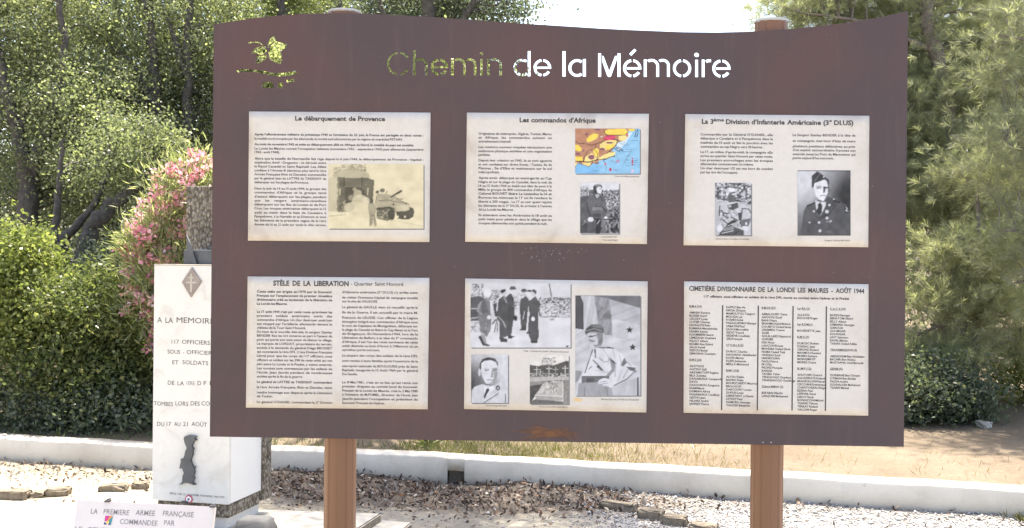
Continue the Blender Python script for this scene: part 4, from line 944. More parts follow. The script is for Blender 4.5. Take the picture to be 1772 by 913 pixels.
g6.ell(468, 180, 34, 40, 205); g6.poly([(428, 180), (435, 145), (490, 140), (490, 165), (450, 190)], 60); g6.ell(580, 165, 32, 38, 212); g6.poly([(540, 145), (545, 110), (600, 105), (620, 140), (560, 150)], 90); g6.line([(560, 200), (580, 280)], 8, 55); g6.line([(470, 240), (510, 310)], 8, 215)
g6.poly([(410, 720), (510, 740), (510, 780), (430, 775)], 70); g6.poly([(520, 690), (600, 712), (560, 735), (520, 735)], 65); g6.ell(610, 490, 22, 32, 65)
g6.line([(570, 345), (640, 350)], 16, 120); g6.line([(640, 355), (730, 320), (760, 290)], 26, 190); g6.ell(640, 350, 26, 16, 225)
g6.poly([(670, 270), (740, 220), (780, 280), (760, 380), (740, 620), (680, 630), (660, 380)], 88); g6.line([(720, 410), (700, 500)], 12, 205); g6.ell(715, 180, 30, 34, 200); g6.ell(712, 155, 34, 20, 90); g6.ell(770, 200, 38, 46, 218); g6.poly([(735, 165), (770, 145), (810, 160), (790, 175)], 60)
g6.poly([(770, 290), (850, 225), (915, 320), (885, 420), (890, 715), (870, 780), (800, 775), (770, 690), (760, 660), (770, 480)], 90); g6.ell(830, 180, 34, 40, 195); g6.poly([(795, 160), (830, 140), (865, 165), (855, 200), (830, 175)], 62); g6.ell(822, 500, 22, 28, 238); g6.ell(768, 440, 14, 34, 220); g6.line([(890, 330), (905, 460)], 14, 95)
g6.poly([(795, 765), (880, 770), (870, 792), (800, 790)], 60); g6.poly([(745, 660), (800, 665), (800, 680), (745, 680)], 60); g6.poly([(755, 705), (800, 705), (800, 720)], 60); g6.poly([(660, 625), (740, 620), (740, 635), (665, 640)], 60); g6.speck((1020, 490, 1090, 525), 5, 60, 230, 0.4); g6.ell(1235, 830, 18, 10, 70)
g6.done(1, 'black and white photograph of men shaking hands before a crowd')

# 7  officer portrait
g7 = Pic(P5, (805, 605, 190 / 1621), (88, 70, 632, 785), 62, 160, BT)
g7.grad(np.clip(120 + 0.28 * (g7.X - 88) - 0.10 * (g7.Y - 70) + 70 * np.exp(-((g7.X - 110) ** 2 + (g7.Y - 100) ** 2) / 30000), 80, 222))
g7.poly([(88, 785), (95, 600), (130, 545), (250, 500), (330, 520), (430, 520), (500, 470), (590, 520), (632, 560), (632, 785)], 214)
g7.poly([(215, 230), (230, 160), (340, 110), (450, 150), (480, 230), (470, 360), (440, 460), (380, 520), (300, 490), (250, 400), (230, 300)], 226); g7.poly([(400, 290), (470, 280), (470, 380), (440, 460), (380, 525), (340, 500), (420, 440), (410, 370)], 186); g7.poly([(430, 330), (470, 320), (468, 380), (440, 450), (400, 505), (425, 440)], 150, .7)
g7.poly([(210, 290), (215, 200), (250, 140), (340, 108), (440, 130), (485, 200), (480, 250), (450, 180), (380, 150), (280, 160), (235, 200), (235, 290)], 78); g7.poly([(420, 120), (485, 190), (480, 240), (440, 160)], 120)
g7.ell(210, 330, 18, 60, 212); g7.line([(290, 302), (345, 297)], 12, 105); g7.line([(398, 278), (470, 268)], 8, 110); g7.line([(375, 398), (408, 400)], 8, 130); g7.line([(405, 300), (462, 292)], 13, 88); g7.line([(285, 280), (350, 278)], 7, 130); g7.poly([(390, 300), (406, 310), (408, 395), (375, 400)], 165); g7.line([(320, 440), (420, 440)], 11, 115); g7.line([(290, 510), (390, 520)], 14, 120)
g7.poly([(270, 510), (340, 560), (400, 520), (430, 570), (300, 700), (270, 620)], 236); g7.poly([(310, 580), (340, 560), (355, 590), (320, 650), (285, 720), (272, 690)], 72); g7.line([(270, 780), (490, 640)], 8, 60); g7.ell(480, 560, 30, 38, 90); g7.ell(482, 560, 12, 18, 205); g7.line([(590, 650), (590, 780)], 8, 70); g7.line([(270, 520), (270, 700)], 6, 150); g7.line([(440, 520), (490, 640)], 5, 170)
g7.done(2, 'black and white portrait of an officer in a pale jacket')

# 8  grave with crosses
g8 = Pic(P5, (805, 605, 190 / 1621), (955, 80, 1528, 800), 64, 232, (1.0, 0.98, 0.95))
g8.poly([(955, 220), (1080, 240), (1180, 215), (1330, 220), (1480, 165), (1528, 165), (1528, 400), (955, 400)], 92); g8.speck((1130, 105, 1335, 225), 12, 70, 230, 0.35); g8.speck((955, 340, 1528, 480), 18, 60, 225)
for cx, y0, y1, w_ in ((1055, 255, 380, 12), (1235, 240, 390, 15), (1475, 235, 390, 15), (1330, 250, 330, 10), (1110, 290, 370, 9)): g8.line([(cx, y0), (cx, y1)], w_, 205); g8.line([(cx - 40, y0 + 35), (cx + 40, y0 + 35)], w_ * .9, 205)
g8.poly([(955, 400), (1528, 390), (1528, 440), (955, 470)], 190); g8.poly([(955, 520), (1160, 480), (1040, 660), (955, 800)], 88); g8.poly([(955, 470), (1200, 455), (1160, 500), (955, 530)], 150); g8.poly([(955, 760), (1045, 720), (1440, 760), (1440, 800), (955, 800)], 110); g8.poly([(1445, 460), (1528, 450), (1528, 800), (1440, 800)], 140); g8.speck((1450, 460, 1528, 800), 12, 90, 185, 0.4)
g8.poly([(1030, 660), (1180, 480), (1380, 455), (1440, 460), (1430, 680)], 190); g8.poly([(1030, 665), (1435, 685), (1435, 750), (1050, 730)], 172); g8.line([(1030, 665), (1435, 685)], 9, 236); g8.line([(1435, 440), (1440, 760)], 10, 225); g8.speck((1160, 480, 1370, 640), 11, 110, 245, 0.1); g8.poly([(1060, 640), (1190, 500), (1230, 500), (1130, 640)], 212)
g8.done(1, 'faded photograph of a grave bordered in stone among crosses')

# 9  general with kepi before a flag
g9 = Pic(P5, (988, 500, 130 / 593), (35, 50, 548, 840), 92, 196, BT)
g9.a[:] = 200 * np.array(BT)
def folds(x0, y0, x1, y1, base, amp, ang, per):
    # soft cloth folds inside a printed flag field
    c_, s_ = math.cos(R(ang)), math.sin(R(ang)); t_ = (g9.X * c_ + g9.Y * s_) / per
    return base + amp * (np.sin(t_ * 6.28) * .6 + np.sin(t_ * 14.1 + 1.3) * .4)
def fpoly(pts, base, amp=10, ang=20, per=90):
    ins = np.zeros(g9.X.shape, bool); j_ = len(pts) - 1
    for i_ in range(len(pts)):
        xi, yi = pts[i_]; xj, yj = pts[j_]
        if yi != yj: ins ^= ((yi > g9.Y) != (yj > g9.Y)) & (g9.X < (xj - xi) * (g9.Y - yi) / (yj - yi) + xi)
        j_ = i_
    g9.a[ins] = (folds(0, 0, 0, 0, base, amp, ang, per)[..., None] * np.array(BT))[ins]
fpoly([(35, 300), (548, 200), (548, 840), (35, 840)], 206, 10, 75, 150)
fpoly([(60, 50), (185, 52), (215, 300), (100, 330), (96, 120)], 200, 12, 10, 70)
fpoly([(185, 52), (300, 80), (320, 180), (322, 365), (262, 360), (215, 290), (200, 160)], 158, 14, 15, 80); fpoly([(190, 100), (310, 175), (310, 240), (215, 250)], 142, 16, 40, 60); g9.ell(285, 212, 38, 22, 118, .8)
fpoly([(300, 78), (548, 150), (548, 285), (322, 230)], 188, 9, 70, 80); g9.poly([(300, 50), (548, 55), (548, 150), (300, 78)], 118); g9.poly([(100, 50), (300, 50), (300, 78), (185, 52), (75, 50)], 122)
g9.poly([(35, 50), (75, 50), (98, 110), (100, 320), (35, 310)], 86); g9.ell(400, 370, 55, 24, 190, .6); g9.ell(470, 400, 40, 14, 186, .6)
fpoly([(35, 320), (110, 330), (150, 460), (35, 560)], 204, 10, 60, 60); g9.poly([(35, 640), (90, 650), (60, 720), (35, 740)], 158); fpoly([(400, 740), (548, 690), (548, 840), (350, 840)], 198, 6, 10, 80); g9.line([(526, 700), (526, 840)], 9, 60)
def star(cx, cy, r0, c): g9.poly([(cx + (r0 if i % 2 == 0 else r0 * .42) * math.sin(i * math.pi / 5), cy - (r0 if i % 2 == 0 else r0 * .42) * math.cos(i * math.pi / 5)) for i in range(10)], c)
star(460, 322, 28, 55); star(485, 458, 30, 55); star(500, 650, 20, 95)
g9.poly([(60, 720), (100, 660), (170, 480), (240, 455), (330, 465), (400, 510), (430, 560), (520, 610), (500, 660), (400, 740), (320, 770), (320, 840), (40, 840), (50, 760)], 222); g9.poly([(60, 740), (200, 735), (320, 780), (330, 840), (50, 840)], 168); g9.line([(110, 780), (105, 840)], 6, 130); g9.line([(280, 780), (290, 840)], 6, 130)
g9.poly([(85, 690), (210, 690), (300, 690), (300, 715), (200, 735), (85, 740)], 118); g9.poly([(120, 702), (185, 700), (185, 735), (120, 738)], 90); g9.line([(90, 690), (300, 690)], 6, 60); g9.line([(170, 480), (110, 660)], 6, 70)
g9.poly([(110, 330), (150, 310), (250, 320), (250, 420), (235, 450), (190, 455), (160, 430), (130, 390)], 150); g9.poly([(128, 345), (205, 345), (222, 400), (205, 438), (165, 440), (142, 415), (126, 385)], 206); g9.ell(228, 375, 11, 22, 178); g9.poly([(110, 340), (120, 310), (160, 280), (220, 275), (255, 300), (258, 345), (200, 335), (150, 335), (118, 358)], 92); g9.poly([(165, 282), (220, 275), (255, 300), (250, 312), (160, 300)], 122); g9.line([(120, 330), (180, 312), (245, 330)], 6, 170); g9.line([(140, 375), (170, 372)], 8, 70); g9.line([(150, 408), (178, 405)], 5, 90)
g9.poly([(180, 455), (260, 455), (330, 470), (250, 470)], 130); g9.line([(285, 458), (335, 467)], 7, 40); g9.line([(190, 475), (192, 540)], 9, 70); g9.poly([(215, 595), (260, 645), (235, 640), (200, 612)], 90); g9.line([(175, 560), (215, 600)], 8, 90); g9.line([(140, 630), (165, 610)], 5, 80); g9.line([(225, 545), (260, 575), (295, 570), (300, 540)], 5, 130)
g9.poly([(300, 545), (350, 580), (340, 650), (300, 690), (270, 690), (320, 630)], 150); g9.poly([(305, 540), (360, 590), (330, 580)], 60); g9.poly([(390, 600), (420, 540), (440, 580), (410, 610)], 120); g9.poly([(430, 610), (510, 620), (500, 650), (460, 640)], 110); g9.line([(340, 760), (440, 710), (500, 650)], 7, 110); g9.poly([(215, 720), (260, 700), (300, 710), (300, 750), (260, 765), (215, 745)], 228); g9.line([(225, 735), (280, 725)], 4, 120); g9.line([(235, 752), (290, 740)], 4, 120)
for pts_, w_, v_ in (([(250, 470), (300, 545), (290, 600)], 6, 170), ([(120, 600), (150, 540), (175, 490)], 5, 180), ([(330, 480), (345, 540)], 8, 175), ([(380, 520), (400, 600)], 7, 170), ([(440, 570), (470, 600)], 8, 140), ([(350, 600), (345, 690)], 9, 160), ([(400, 640), (370, 720)], 8, 175), ([(450, 630), (410, 700)], 7, 150), ([(200, 640), (300, 660)], 7, 175), ([(130, 790), (150, 840)], 5, 140), ([(220, 780), (230, 840)], 5, 140), ([(150, 520), (230, 545)], 4, 175)): g9.line(pts_, w_, v_, .7)
g9.ell(158, 372, 9, 6, 60); g9.line([(150, 392), (146, 402), (158, 404)], 4, 120); g9.poly([(200, 350), (250, 345), (248, 410), (228, 440), (214, 425)], 110, .5); g9.line([(172, 370), (196, 366)], 6, 80); g9.line([(160, 415), (190, 410)], 5, 110)
g9.done(1, 'black and white photograph of a general before a starred flag')
pr_ = Print()
for pts in ([(735, 800), (760, 795), (795, 803), (790, 816), (755, 818), (738, 812)],):
    n_ = len(pr_.V); pr_.V += [P5.c(*p) for p in pts]; pr_.F.append(tuple(range(n_, n_ + len(pts))))
link('ochre_stain', pr_.mesh('ochre_stain', PV - 0.0004), simple('ochre_stain', (0.66, 0.46, 0.22), 0.6, 0.1), P5.o)
for p_ in (P1, P2, P3, P4, P5, P6): p_.close()
# ------------------------------------------------------------------ the white stele
SF = Frame(331, 660, 6.22, R(13))
stele = empty('memorial_stele', SF.base, 'white marble memorial stele with engraved dedication and bronze figure, backed by a taller pebble pillar', 'monument')
SF.place(stele)
def sq(px, py): return SF.uz(px, py)
uA, zTop = sq(267, 458.5); uB, _ = sq(397.5, 700); _, zBot = sq(330, 869)
TD = 0.405
bm = bmesh.new(); add_box(bm, uA, uB - 0.001, 0, 0.022, zBot, zTop, 0.002)
link('marble_front', bm_mesh('marble_front', bm), M['marble'], stele)
bm = bmesh.new(); add_box(bm, uB - 0.023, uB, 0.0235, TD, zBot + 0.002, zTop - 0.001, 0.0015)
link('marble_side', bm_mesh('marble_side', bm), M['marble_lit'], stele)
bm = bmesh.new(); add_box(bm, uA, uA + 0.022, 0.0235, TD, zBot + 0.002, zTop - 0.001, 0.0015)
add_box(bm, uA + 0.0225, uB - 0.0235, 0.0235, TD, zBot + 0.01, zTop - 0.004)
link('core', bm_mesh('core', bm), M['marble'], stele)
zp0 = 0.175; PIL = sq(322, 322)
uP0 = SF.uz(322, 400, TD + 0.003)[0]; uP1 = SF.uz(470, 800, TD + 0.10)[0]; zPT = SF.uz(340, 322, TD)[1]
bm = bmesh.new(); add_box(bm, uP0, uP1, TD + 0.003, TD + 0.10, zp0, zPT, 0.006)
link('pebble_pillar', bm_mesh('pebble_pillar', bm), M['pebble'], stele)
bm = bmesh.new(); add_box(bm, uA + 0.02, uB - 0.006, 0.02, TD + 0.002, 0.150, zBot - 0.001, 0.012)
link('pebble_footing', bm_mesh('pebble_footing', bm), M['pebble'], stele)
bm = bmesh.new(); add_box(bm, uA + 0.03, uB - 0.04, 0.05, TD + 0.06, 0.0, 0.149, 0.01)
link('plinth', bm_mesh('plinth', bm), M['render'], stele)
# dark block with a leaning bronze blade on the marble top, before the pillar
b0 = SF.uz(317, 455, 0.20); b1 = SF.uz(372, 428, 0.20)
bm = bmesh.new(); add_box(bm, b0[0], b1[0] + 0.06, 0.20, TD - 0.004, zTop, SF.uz(330, 432, 0.2)[1], 0.006)
link('slate_block', bm_mesh('slate_block', bm), M['bronze'], stele)
bl = [SF.uz(x, y, 0.18) for x, y in ((322, 405), (330, 424), (340, 456), (333, 457), (324, 436))]
link('blade', plate_mesh('blade', bl, [], 0.012, 0.18), M['bronze'], stele)
# thin capping course
bm = bmesh.new(); add_box(bm, uA - 0.002, uB + 0.001, -0.002, TD - 0.05, zTop, zTop + 0.006, 0.002)
link('top_course', bm_mesh('top_course', bm), simple('weathered_marble', (0.42, 0.38, 0.31), 0.8, 0.2), stele)
# inscription
ins = Print(); soft = Print(); k_ = 240 / 913; kx = 400 / 1443
def s_txt(pr, x0, y, x1, t, cap, ox, oy, k, bold=0.0, xs=0.95):
    a = sq(ox + x0 * k, oy + y * k); b_ = sq(ox + x1 * k, oy + y * k)
    pr.line(a[0], a[1], b_[0], t, cap * k * 6.22 / F, bold, xs, -0.012)
def S5(pr, x0, y, x1, t, cap): s_txt(pr, x0, y, x1, t, cap, 240, 440, k_)
def S6(pr, x0, y, x1, t, cap): s_txt(pr, x0, y, x1, t, cap, 100, 660, kx)
S5(ins, 123, 448, 226, 'A LA', 38); S5(ins, 250, 448, 497, 'MEMOIRE', 38)
S5(ins, 217, 587, 265, '117', 29); S5(ins, 285, 588, 470, 'OFFICIERS', 29)
S5(ins, 190, 652, 300, 'SOUS -', 28); S5(ins, 316, 655, 500, 'OFFICIERS', 28)
S5(ins, 222, 722, 262, 'ET', 28); S5(ins, 288, 722, 458, 'SOLDATS', 28)
S5(ins, 192, 857, 298, 'DE LA', 29); S5(soft, 316, 858, 368, '1ERE', 27); S5(ins, 388, 860, 412, 'D', 29); S5(ins, 428, 860, 446, 'F', 29); S5(ins, 468, 860, 486, 'L', 29)
for t, x0, x1 in (('TOMBES', 600, 720), ('LORS', 735, 814), ('DES', 830, 886), ('COMBATS', 897, 1062)): S6(ins, x0, 148, x1, t, 28)
for t, x0, x1 in (('DU', 620, 664), ('17', 680, 706), ('AU', 727, 766), ('21', 782, 812), ('AOÛT', 835, 932), ('1944', 950, 1030)): S6(ins, x0, 277, x1, t, 28)
S6(ins, 700, 703, 1040, 'ERIGE PAR LE SOUVENIR FRANÇAIS, MAI 1970', 13)
link('inscription', ins.mesh('inscription', -0.0008), M['carve'], stele)
so = link('worn_inscription', soft.mesh('worn_inscription', -0.0008), M['carvel'], stele)
def q5(x, y): return sq(240 + x * k_, 440 + y * k_)
bd = link('diamond_badge', plate_mesh('diamond_badge', [q5(353, 84), q5(417, 180), q5(347, 283), q5(287, 182)], [], 0.006, -0.0065), M['bronzel'], stele)
cr = Print()
for x0, y0, x1, y1 in ((345, 128, 353, 248), (333, 148, 366, 156), (318, 180, 381, 189)):
    a = q5(x0, y0); b_ = q5(x1, y1); cr.rect(a[0], b_[1], b_[0], a[1])
link('double_cross', cr.mesh('double_cross', -0.0075), M['gold'], bd)
fig = [(345, 215), (352, 200), (365, 190), (395, 183), (440, 191), (470, 195), (452, 209), (447, 216), (472, 232), (446, 243), (438, 256), (430, 275), (424, 296), (440, 315), (432, 340), (433, 360), (430, 380), (420, 405), (410, 430), (418, 452), (425, 472), (432, 488), (440, 500), (455, 490), (450, 510), (445, 530), (453, 545), (446, 565), (438, 588), (453, 605), (440, 628), (430, 648), (445, 660), (461, 672), (440, 675), (418, 664), (400, 657), (378, 653), (358, 654), (338, 660), (320, 668), (297, 672), (318, 656), (330, 640), (333, 610), (335, 580), (346, 556), (338, 532), (330, 510), (303, 512), (306, 490), (311, 468), (318, 440), (314, 425), (325, 411), (340, 415), (347, 397), (354, 378), (358, 352), (366, 328), (376, 310), (370, 294), (362, 276), (352, 250)]
rl = link('bronze_figure', plate_mesh('bronze_figure', [sq(260 + x * 140 / 799, 720 + y * 140 / 799) for x, y in fig], [], 0.018, -0.0182), M['bronze'], stele)
def disc(px, py, r, v, name, mm, parent):
    u, z = sq(px, py); bm = bmesh.new()
    bmesh.ops.create_cone(bm, cap_ends=True, segments=32, radius1=r, radius2=r, depth=0.004, matrix=Matrix.Translation((u, v, z)) @ Matrix.Rotation(R(90), 4, 'X'))
    return link(name, bm_mesh(name, bm), mm, parent)
rx_, ry_ = 100 + 820 * kx, 660 + 733 * kx
ro = disc(rx_, ry_, 0.0225, -0.003, 'roundel', M['red'], stele); disc(rx_, ry_, 0.0165, -0.0045, 'white_ring', M['white'], ro); disc(rx_, ry_, 0.0062, -0.0060, 'blue_centre', M['blue'], ro)
a = sq(316, 866); b_ = sq(327, 870); bm = bmesh.new(); add_box(bm, a[0], b_[0], -0.016, -0.0005, b_[1], a[1], 0.001); link('roundel_peg', bm_mesh('roundel_peg', bm), M['clip'], stele)

# ------------------------------------------------------------------ stone podium in front, a grey block, and the sloping plaque
def slab_from(pts, z0, z1, name, label, cat, mm, sidem=None, bev=0.008):
    cx = sum(p[0] for p in pts) / len(pts); cy = sum(p[1] for p in pts) / len(pts)
    bm = bmesh.new(); lo = [bm.verts.new((p[0] - cx, p[1] - cy, 0)) for p in pts]; hi = [bm.verts.new((p[0] - cx, p[1] - cy, z1 - z0)) for p in pts]
    bm.faces.new(lo[::-1]); bm.faces.new(hi); n = len(pts)
    for i in range(n): bm.faces.new((lo[i], lo[(i + 1) % n], hi[(i + 1) % n], hi[i]))
    bmesh.ops.recalc_face_normals(bm, faces=bm.faces)
    if bev: bmesh.ops.bevel(bm, geom=list(bm.edges), offset=bev, segments=2, affect='EDGES')
    me = bpy.data.meshes.new(name); bm.to_mesh(me); bm.free()
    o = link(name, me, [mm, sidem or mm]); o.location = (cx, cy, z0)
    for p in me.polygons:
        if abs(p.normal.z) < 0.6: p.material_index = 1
    return tag(o, label, cat)
zs_ = 0.085
c1 = atz(659.5, 888, zs_); e_r = Vector((math.sin(R(13)), math.cos(R(13)), 0)); e_l = Vector((math.cos(R(13)), -math.sin(R(13)), 0))
back = atz(440, 880.5, zs_); bdir = (back - c1).normalized()
slab_from([c1, c1 + bdir * 2.6, c1 + bdir * 2.6 - e_r * 1.9, c1 - e_r * 1.9], -0.06, zs_, 'stone_podium', 'pale sunlit stone podium on which the white stele stands', 'podium', M['slab'], M['rough'])
c2 = atz(713, 905, 0.03); slab_from([c2, c2 - e_l * 0.20 + e_r * 0.02, c2 - e_l * 0.16 - e_r * 0.9, c2 - e_r * 0.85 + e_l * .02], -0.06, 0.035, 'paving_slab', 'low flat paving slab beside the stone podium', 'slab', M['slab'], M['rough'])
# rounded dark grey block on the podium
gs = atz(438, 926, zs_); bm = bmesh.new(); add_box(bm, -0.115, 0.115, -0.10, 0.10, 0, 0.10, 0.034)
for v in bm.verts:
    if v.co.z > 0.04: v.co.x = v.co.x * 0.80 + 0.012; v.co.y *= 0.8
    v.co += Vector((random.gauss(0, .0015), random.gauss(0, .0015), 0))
o = link('grey_block', bm_mesh('grey_block', bm, True), M['greyblock']); o.location = gs; o.rotation_euler = (0, 0, R(-12)); tag(o, 'rounded smooth grey block lying at the foot of the white stele', 'stone')

# sloping commemorative plaque
PF = Frame(252, 868, 5.75, R(10))
plq = empty('commemorative_plaque', PF.base, 'low sloping pinkish stone plaque with engraved text and tiny coloured emblem before the stele', 'plaque')
PF.place(plq)
pu0, pz = PF.uz(133, 865); pu1, pz1 = PF.uz(371, 876); pzt = (pz + pz1) / 2
TILT = R(75); Lp = 0.42                   # angle of the face above the ground
ct, st_ = math.cos(TILT), math.sin(TILT)
Lp = (pzt - zs_ + 0.004) / st_
def pl(u, s, h=0.0): return (u, -s * ct - h * st_, pzt - s * st_ + h * ct)      # s runs down the slope, h out of the face
Vp = []; TP = 0.03
for h in (0.0, -TP):
    for u, s in ((pu0, 0), (pu1, 0), (pu1, Lp), (pu0, Lp)): Vp.append(pl(u, s, h))
bm = bmesh.new(); vv = [bm.verts.new(p) for p in Vp]
for f in ((0, 1, 2, 3), (7, 6, 5, 4), (0, 4, 5, 1), (1, 5, 6, 2), (2, 6, 7, 3), (3, 7, 4, 0)): bm.faces.new([vv[i] for i in f])
bmesh.ops.recalc_face_normals(bm, faces=bm.faces); bmesh.ops.bevel(bm, geom=list(bm.edges), offset=0.003, segments=2, affect='EDGES')
link('plaque_slab', bm_mesh('plaque_slab', bm), M['plaque'], plq)
bm = bmesh.new(); n = bm.verts.new                       # wedge that carries the slab
q0 = [pl(pu0 + .03, 0.03, -TP - .001), pl(pu0 + .03, Lp - .01, -TP - .001)]; w0 = [n((pu0 + .03, q0[0][1] + 0.05, 0.03)), n(q0[0]), n(q0[1]), n((pu0 + .03, q0[1][1], 0.03))]; w1 = [n((pu1 - .03, v.co.y, v.co.z)) for v in w0]
bm.faces.new(w0); bm.faces.new(w1[::-1])
for i in range(4): bm.faces.new((w0[i], w1[i], w1[(i + 1) % 4], w0[(i + 1) % 4]))
link('plaque_support', bm_mesh('plaque_support', bm), M['render'], plq)
def p_uv(px, py):
    """a point of the sloping face seen at px, py -> (u, s)"""
    d = ray(px, py); nrm = PF.n * (-st_) + Vector((0, 0, ct)); p0 = PF.base + Vector((0, 0, pzt))
    t = (p0 - CAM).dot(nrm) / d.dot(nrm); q_ = CAM + d * t - PF.base
    return q_.dot(PF.e), -(q_.dot(PF.n)) / ct
pt_ = Print()
def p_txt(px0, py0, px1, t, cap):
    u0, s0 = p_uv(px0, py0); u1, s1 = p_uv(px1, py0)
    _, sc = p_uv(px0, py0 - cap)
    pt_.line(u0, -s0, u1, t, s0 - sc, 0.004, 0.8, 0.0)
def C6(x): return 100 + x * kx
for x0, x1, t in ((205, 248, 'LA'), (285, 445, 'PREMIERE'), (485, 606, 'ARMEE'), (655, 848, 'FRANÇAISE')): p_txt(C6(x0), 660 + (824 + (x0 - 205) * 0.030) * kx, C6(x1), t, 9.4)
for x0, x1, t in ((386, 622, 'COMMANDEE'), (662, 728, 'PAR')): p_txt(C6(x0), 660 + (888 + (x0 - 386) * 0.030) * kx, C6(x1), t, 9.4)
for x0, x1, t in ((105, 150, 'LE'), (182, 380, 'GENERAL'), (415, 465, 'DE'), (490, 620, 'LATTRE'), (650, 700, 'DE'), (722, 900, 'TASSIGNY')): p_txt(C6(x0), 660 + (936 + (x0 - 105) * 0.030) * kx, C6(x1), t, 9.4)
me = bpy.data.meshes.new('plaque_text'); me.from_pydata([pl(u, -s, 0.0008) for u, s in pt_.V], [], pt_.F); me.update()
link('plaque_text', me, M['carvel'], plq)
# small enamel emblem
cols_ = {'magenta': (0.50, 0.03, 0.20), 'orange': (0.65, 0.22, 0.04), 'yellow': (0.72, 0.50, 0.06), 'teal': (0.03, 0.22, 0.24), 'navy': (0.03, 0.035, 0.11), 'pale': (0.66, 0.6, 0.6)}
def ez(x, y): return p_uv(C6(x), 660 + y * kx)
tiles = [('magenta', [(298, 838), (325, 838), (308, 872), (292, 872)]), ('orange', [(325, 838), (346, 838), (318, 866), (308, 872)]), ('teal', [(346, 840), (340, 868), (332, 895), (322, 876), (318, 866)]), ('yellow', [(308, 872), (318, 866), (322, 876), (310, 890), (303, 882)]), ('navy', [(292, 874), (303, 884), (308, 893), (288, 893)]), ('navy', [(322, 878), (334, 895), (314, 895)])]
eb = [ez(300, 834), ez(350, 836), ez(337, 898), ez(284, 896)]
me = bpy.data.meshes.new('emblem'); me.from_pydata([pl(u, s, 0.0009) for u, s in eb], [], [(0, 1, 2, 3)]); em = link('emblem', me, simple('enamel_pale', cols_['pale'], 0.4, .03), plq)
for nm_, ps in tiles:
    me = bpy.data.meshes.new('enamel_tile'); me.from_pydata([pl(*ez(*p), 0.0016) for p in ps], [], [tuple(range(len(ps)))])
    link('enamel_tile', me, simple('enamel_' + nm_, cols_[nm_], 0.35, 0.05), em)
for px, py in ((187, 866.5), (377 - 8, 875)):
    u, s = p_uv(px, py); bm = bmesh.new(); add_box(bm, u - 0.016, u + 0.012, -0.012, 0.018, pzt - 0.004, pzt + 0.008, 0.003); add_box(bm, u - 0.006, u + 0.006, -0.006, 0.022, pzt + .008, pzt + 0.014, 0.002)
    link('clip', bm_mesh('clip', bm), M['clip'], plq)

# ------------------------------------------------------------------ edging stones
def stone(px, py, wpx, h, label, seed, group, yaw=0.0, mm='rough', depth=0.10):
    r_ = random.Random(seed); p = atz(px, py, 0.0); wd = wpx * p.y / F
    bm = bmesh.new(); add_box(bm, -wd / 2, wd / 2, -depth / 2, depth / 2, -0.03, h, min(0.012, h * 0.3))
    bmesh.ops.subdivide_edges(bm, edges=list(bm.edges), cuts=1, use_grid_fill=True)
    for v in bm.verts: v.co += Vector((r_.gauss(0, .006), r_.gauss(0, .006), r_.gauss(0, .004)))
    o = link('edging_stone', bm_mesh('edging_stone', bm, False), M[mm]); o.location = (p.x, p.y, float(zground(np.array([p.x]), np.array([p.y]))[0])); o.rotation_euler = (0, 0, yaw)
    return tag(o, label, 'stone', group)
E1, E2 = 'edging stones along the sandy path', 'edging stones along the gravel bed'
stone(22, 862, 58, 0.055, 'long low edging stone cut by the left edge of the photo', 1, E1, R(-3))
stone(67, 859, 22, 0.035, 'shortest edging stone in the row along the sandy path', 2, E1, R(4))
stone(101, 857, 38, 0.05, 'tan edging stone, third from the left on the sandy path', 3, E1, R(12))
stone(197, 850, 46, 0.04, 'tan edging stone half buried in leaves, left of the white stele by two stones', 4, E1, R(8))
stone(243, 846, 26, 0.04, 'edging stone closest to the white stele, among leaves', 5, E1, R(6))
stone(1070, 884, 62, 0.05, 'longest edging stone of the gravel bed, lowest one nearest the centre', 6, E2, R(-24))
stone(1126, 897, 40, 0.055, 'tan edging stone second from the middle of the gravel bed', 7, E2, R(-26))
stone(1168, 908, 40, 0.055, 'upright tan edging stone beside the right post', 8, E2, R(-25))
stone(1218, 921, 44, 0.05, 'edging stone at the bottom edge, nearest the right post', 9, E2, R(-25))

# ------------------------------------------------------------------ concrete stub and fallen pieces
p = gp(684, 9.3); bm = bmesh.new(); add_box(bm, -0.05, 0.05, -0.05, 0.05, 0, 0.34, 0.006)
o = link('concrete_post', bm_mesh('concrete_post', bm), M['render']); o.location = p; tag(o, 'short concrete post in the shade behind the low wall', 'post')
o = stone(1705, 768, 14, 0.05, 'small pale rock on the dry earth under the pine', 31, None, R(20), 'slab', 0.12); o.name = 'rock'; pz_ = gp(1705, 9.35, 0.0); o.location = pz_
# ------------------------------------------------------------------ leaf litter, gravel, dry grass
def scatter(n, xr, dr, dens, rng):
    x = rng.uniform(*xr, n); d = rng.uniform(*dr, n); keep = rng.uniform(0, 1, n) < dens(x, d); return x[keep], d[keep]
rng = np.random.default_rng(21)
def lit_d(x, d):
    w_ = np.interp(x, [-9, -4.2, -2.2, -1.4, -0.6, 0.0, 0.5, 1.1, 1.8, 9], [.55, .60, .60, 0.95, .95, .85, .75, .5, .25, .1]) + 0.1 * wob(x * 2, d * 4)
    dens = np.interp(x, [-9, -2.2, -1.4, 0.6, 1.2, 9], [.20, .26, .75, .62, .12, .015])
    patch = 0.55 + 0.9 * wob(x * 1.4 + 2, d * 5) + 0.5 * wob(x * 4, d * 9)
    return np.clip(dens * np.clip(patch, 0.12, 1.3) * (1 - sstep(0.45, 1.25, -d / w_)) + 0.016, 0, 1)
x, d = scatter(52000, (-4.6, 3.9), (-1.6, -0.005), lit_d, rng)
y = d + wall_y(x); z = zground(x, y) + rng.uniform(0.002, 0.016, len(x))
P = np.stack([x, y, z], -1)
V, F_, T = leaf_quads(P, 0.040, 0.020, 0.75, None, None, rng)
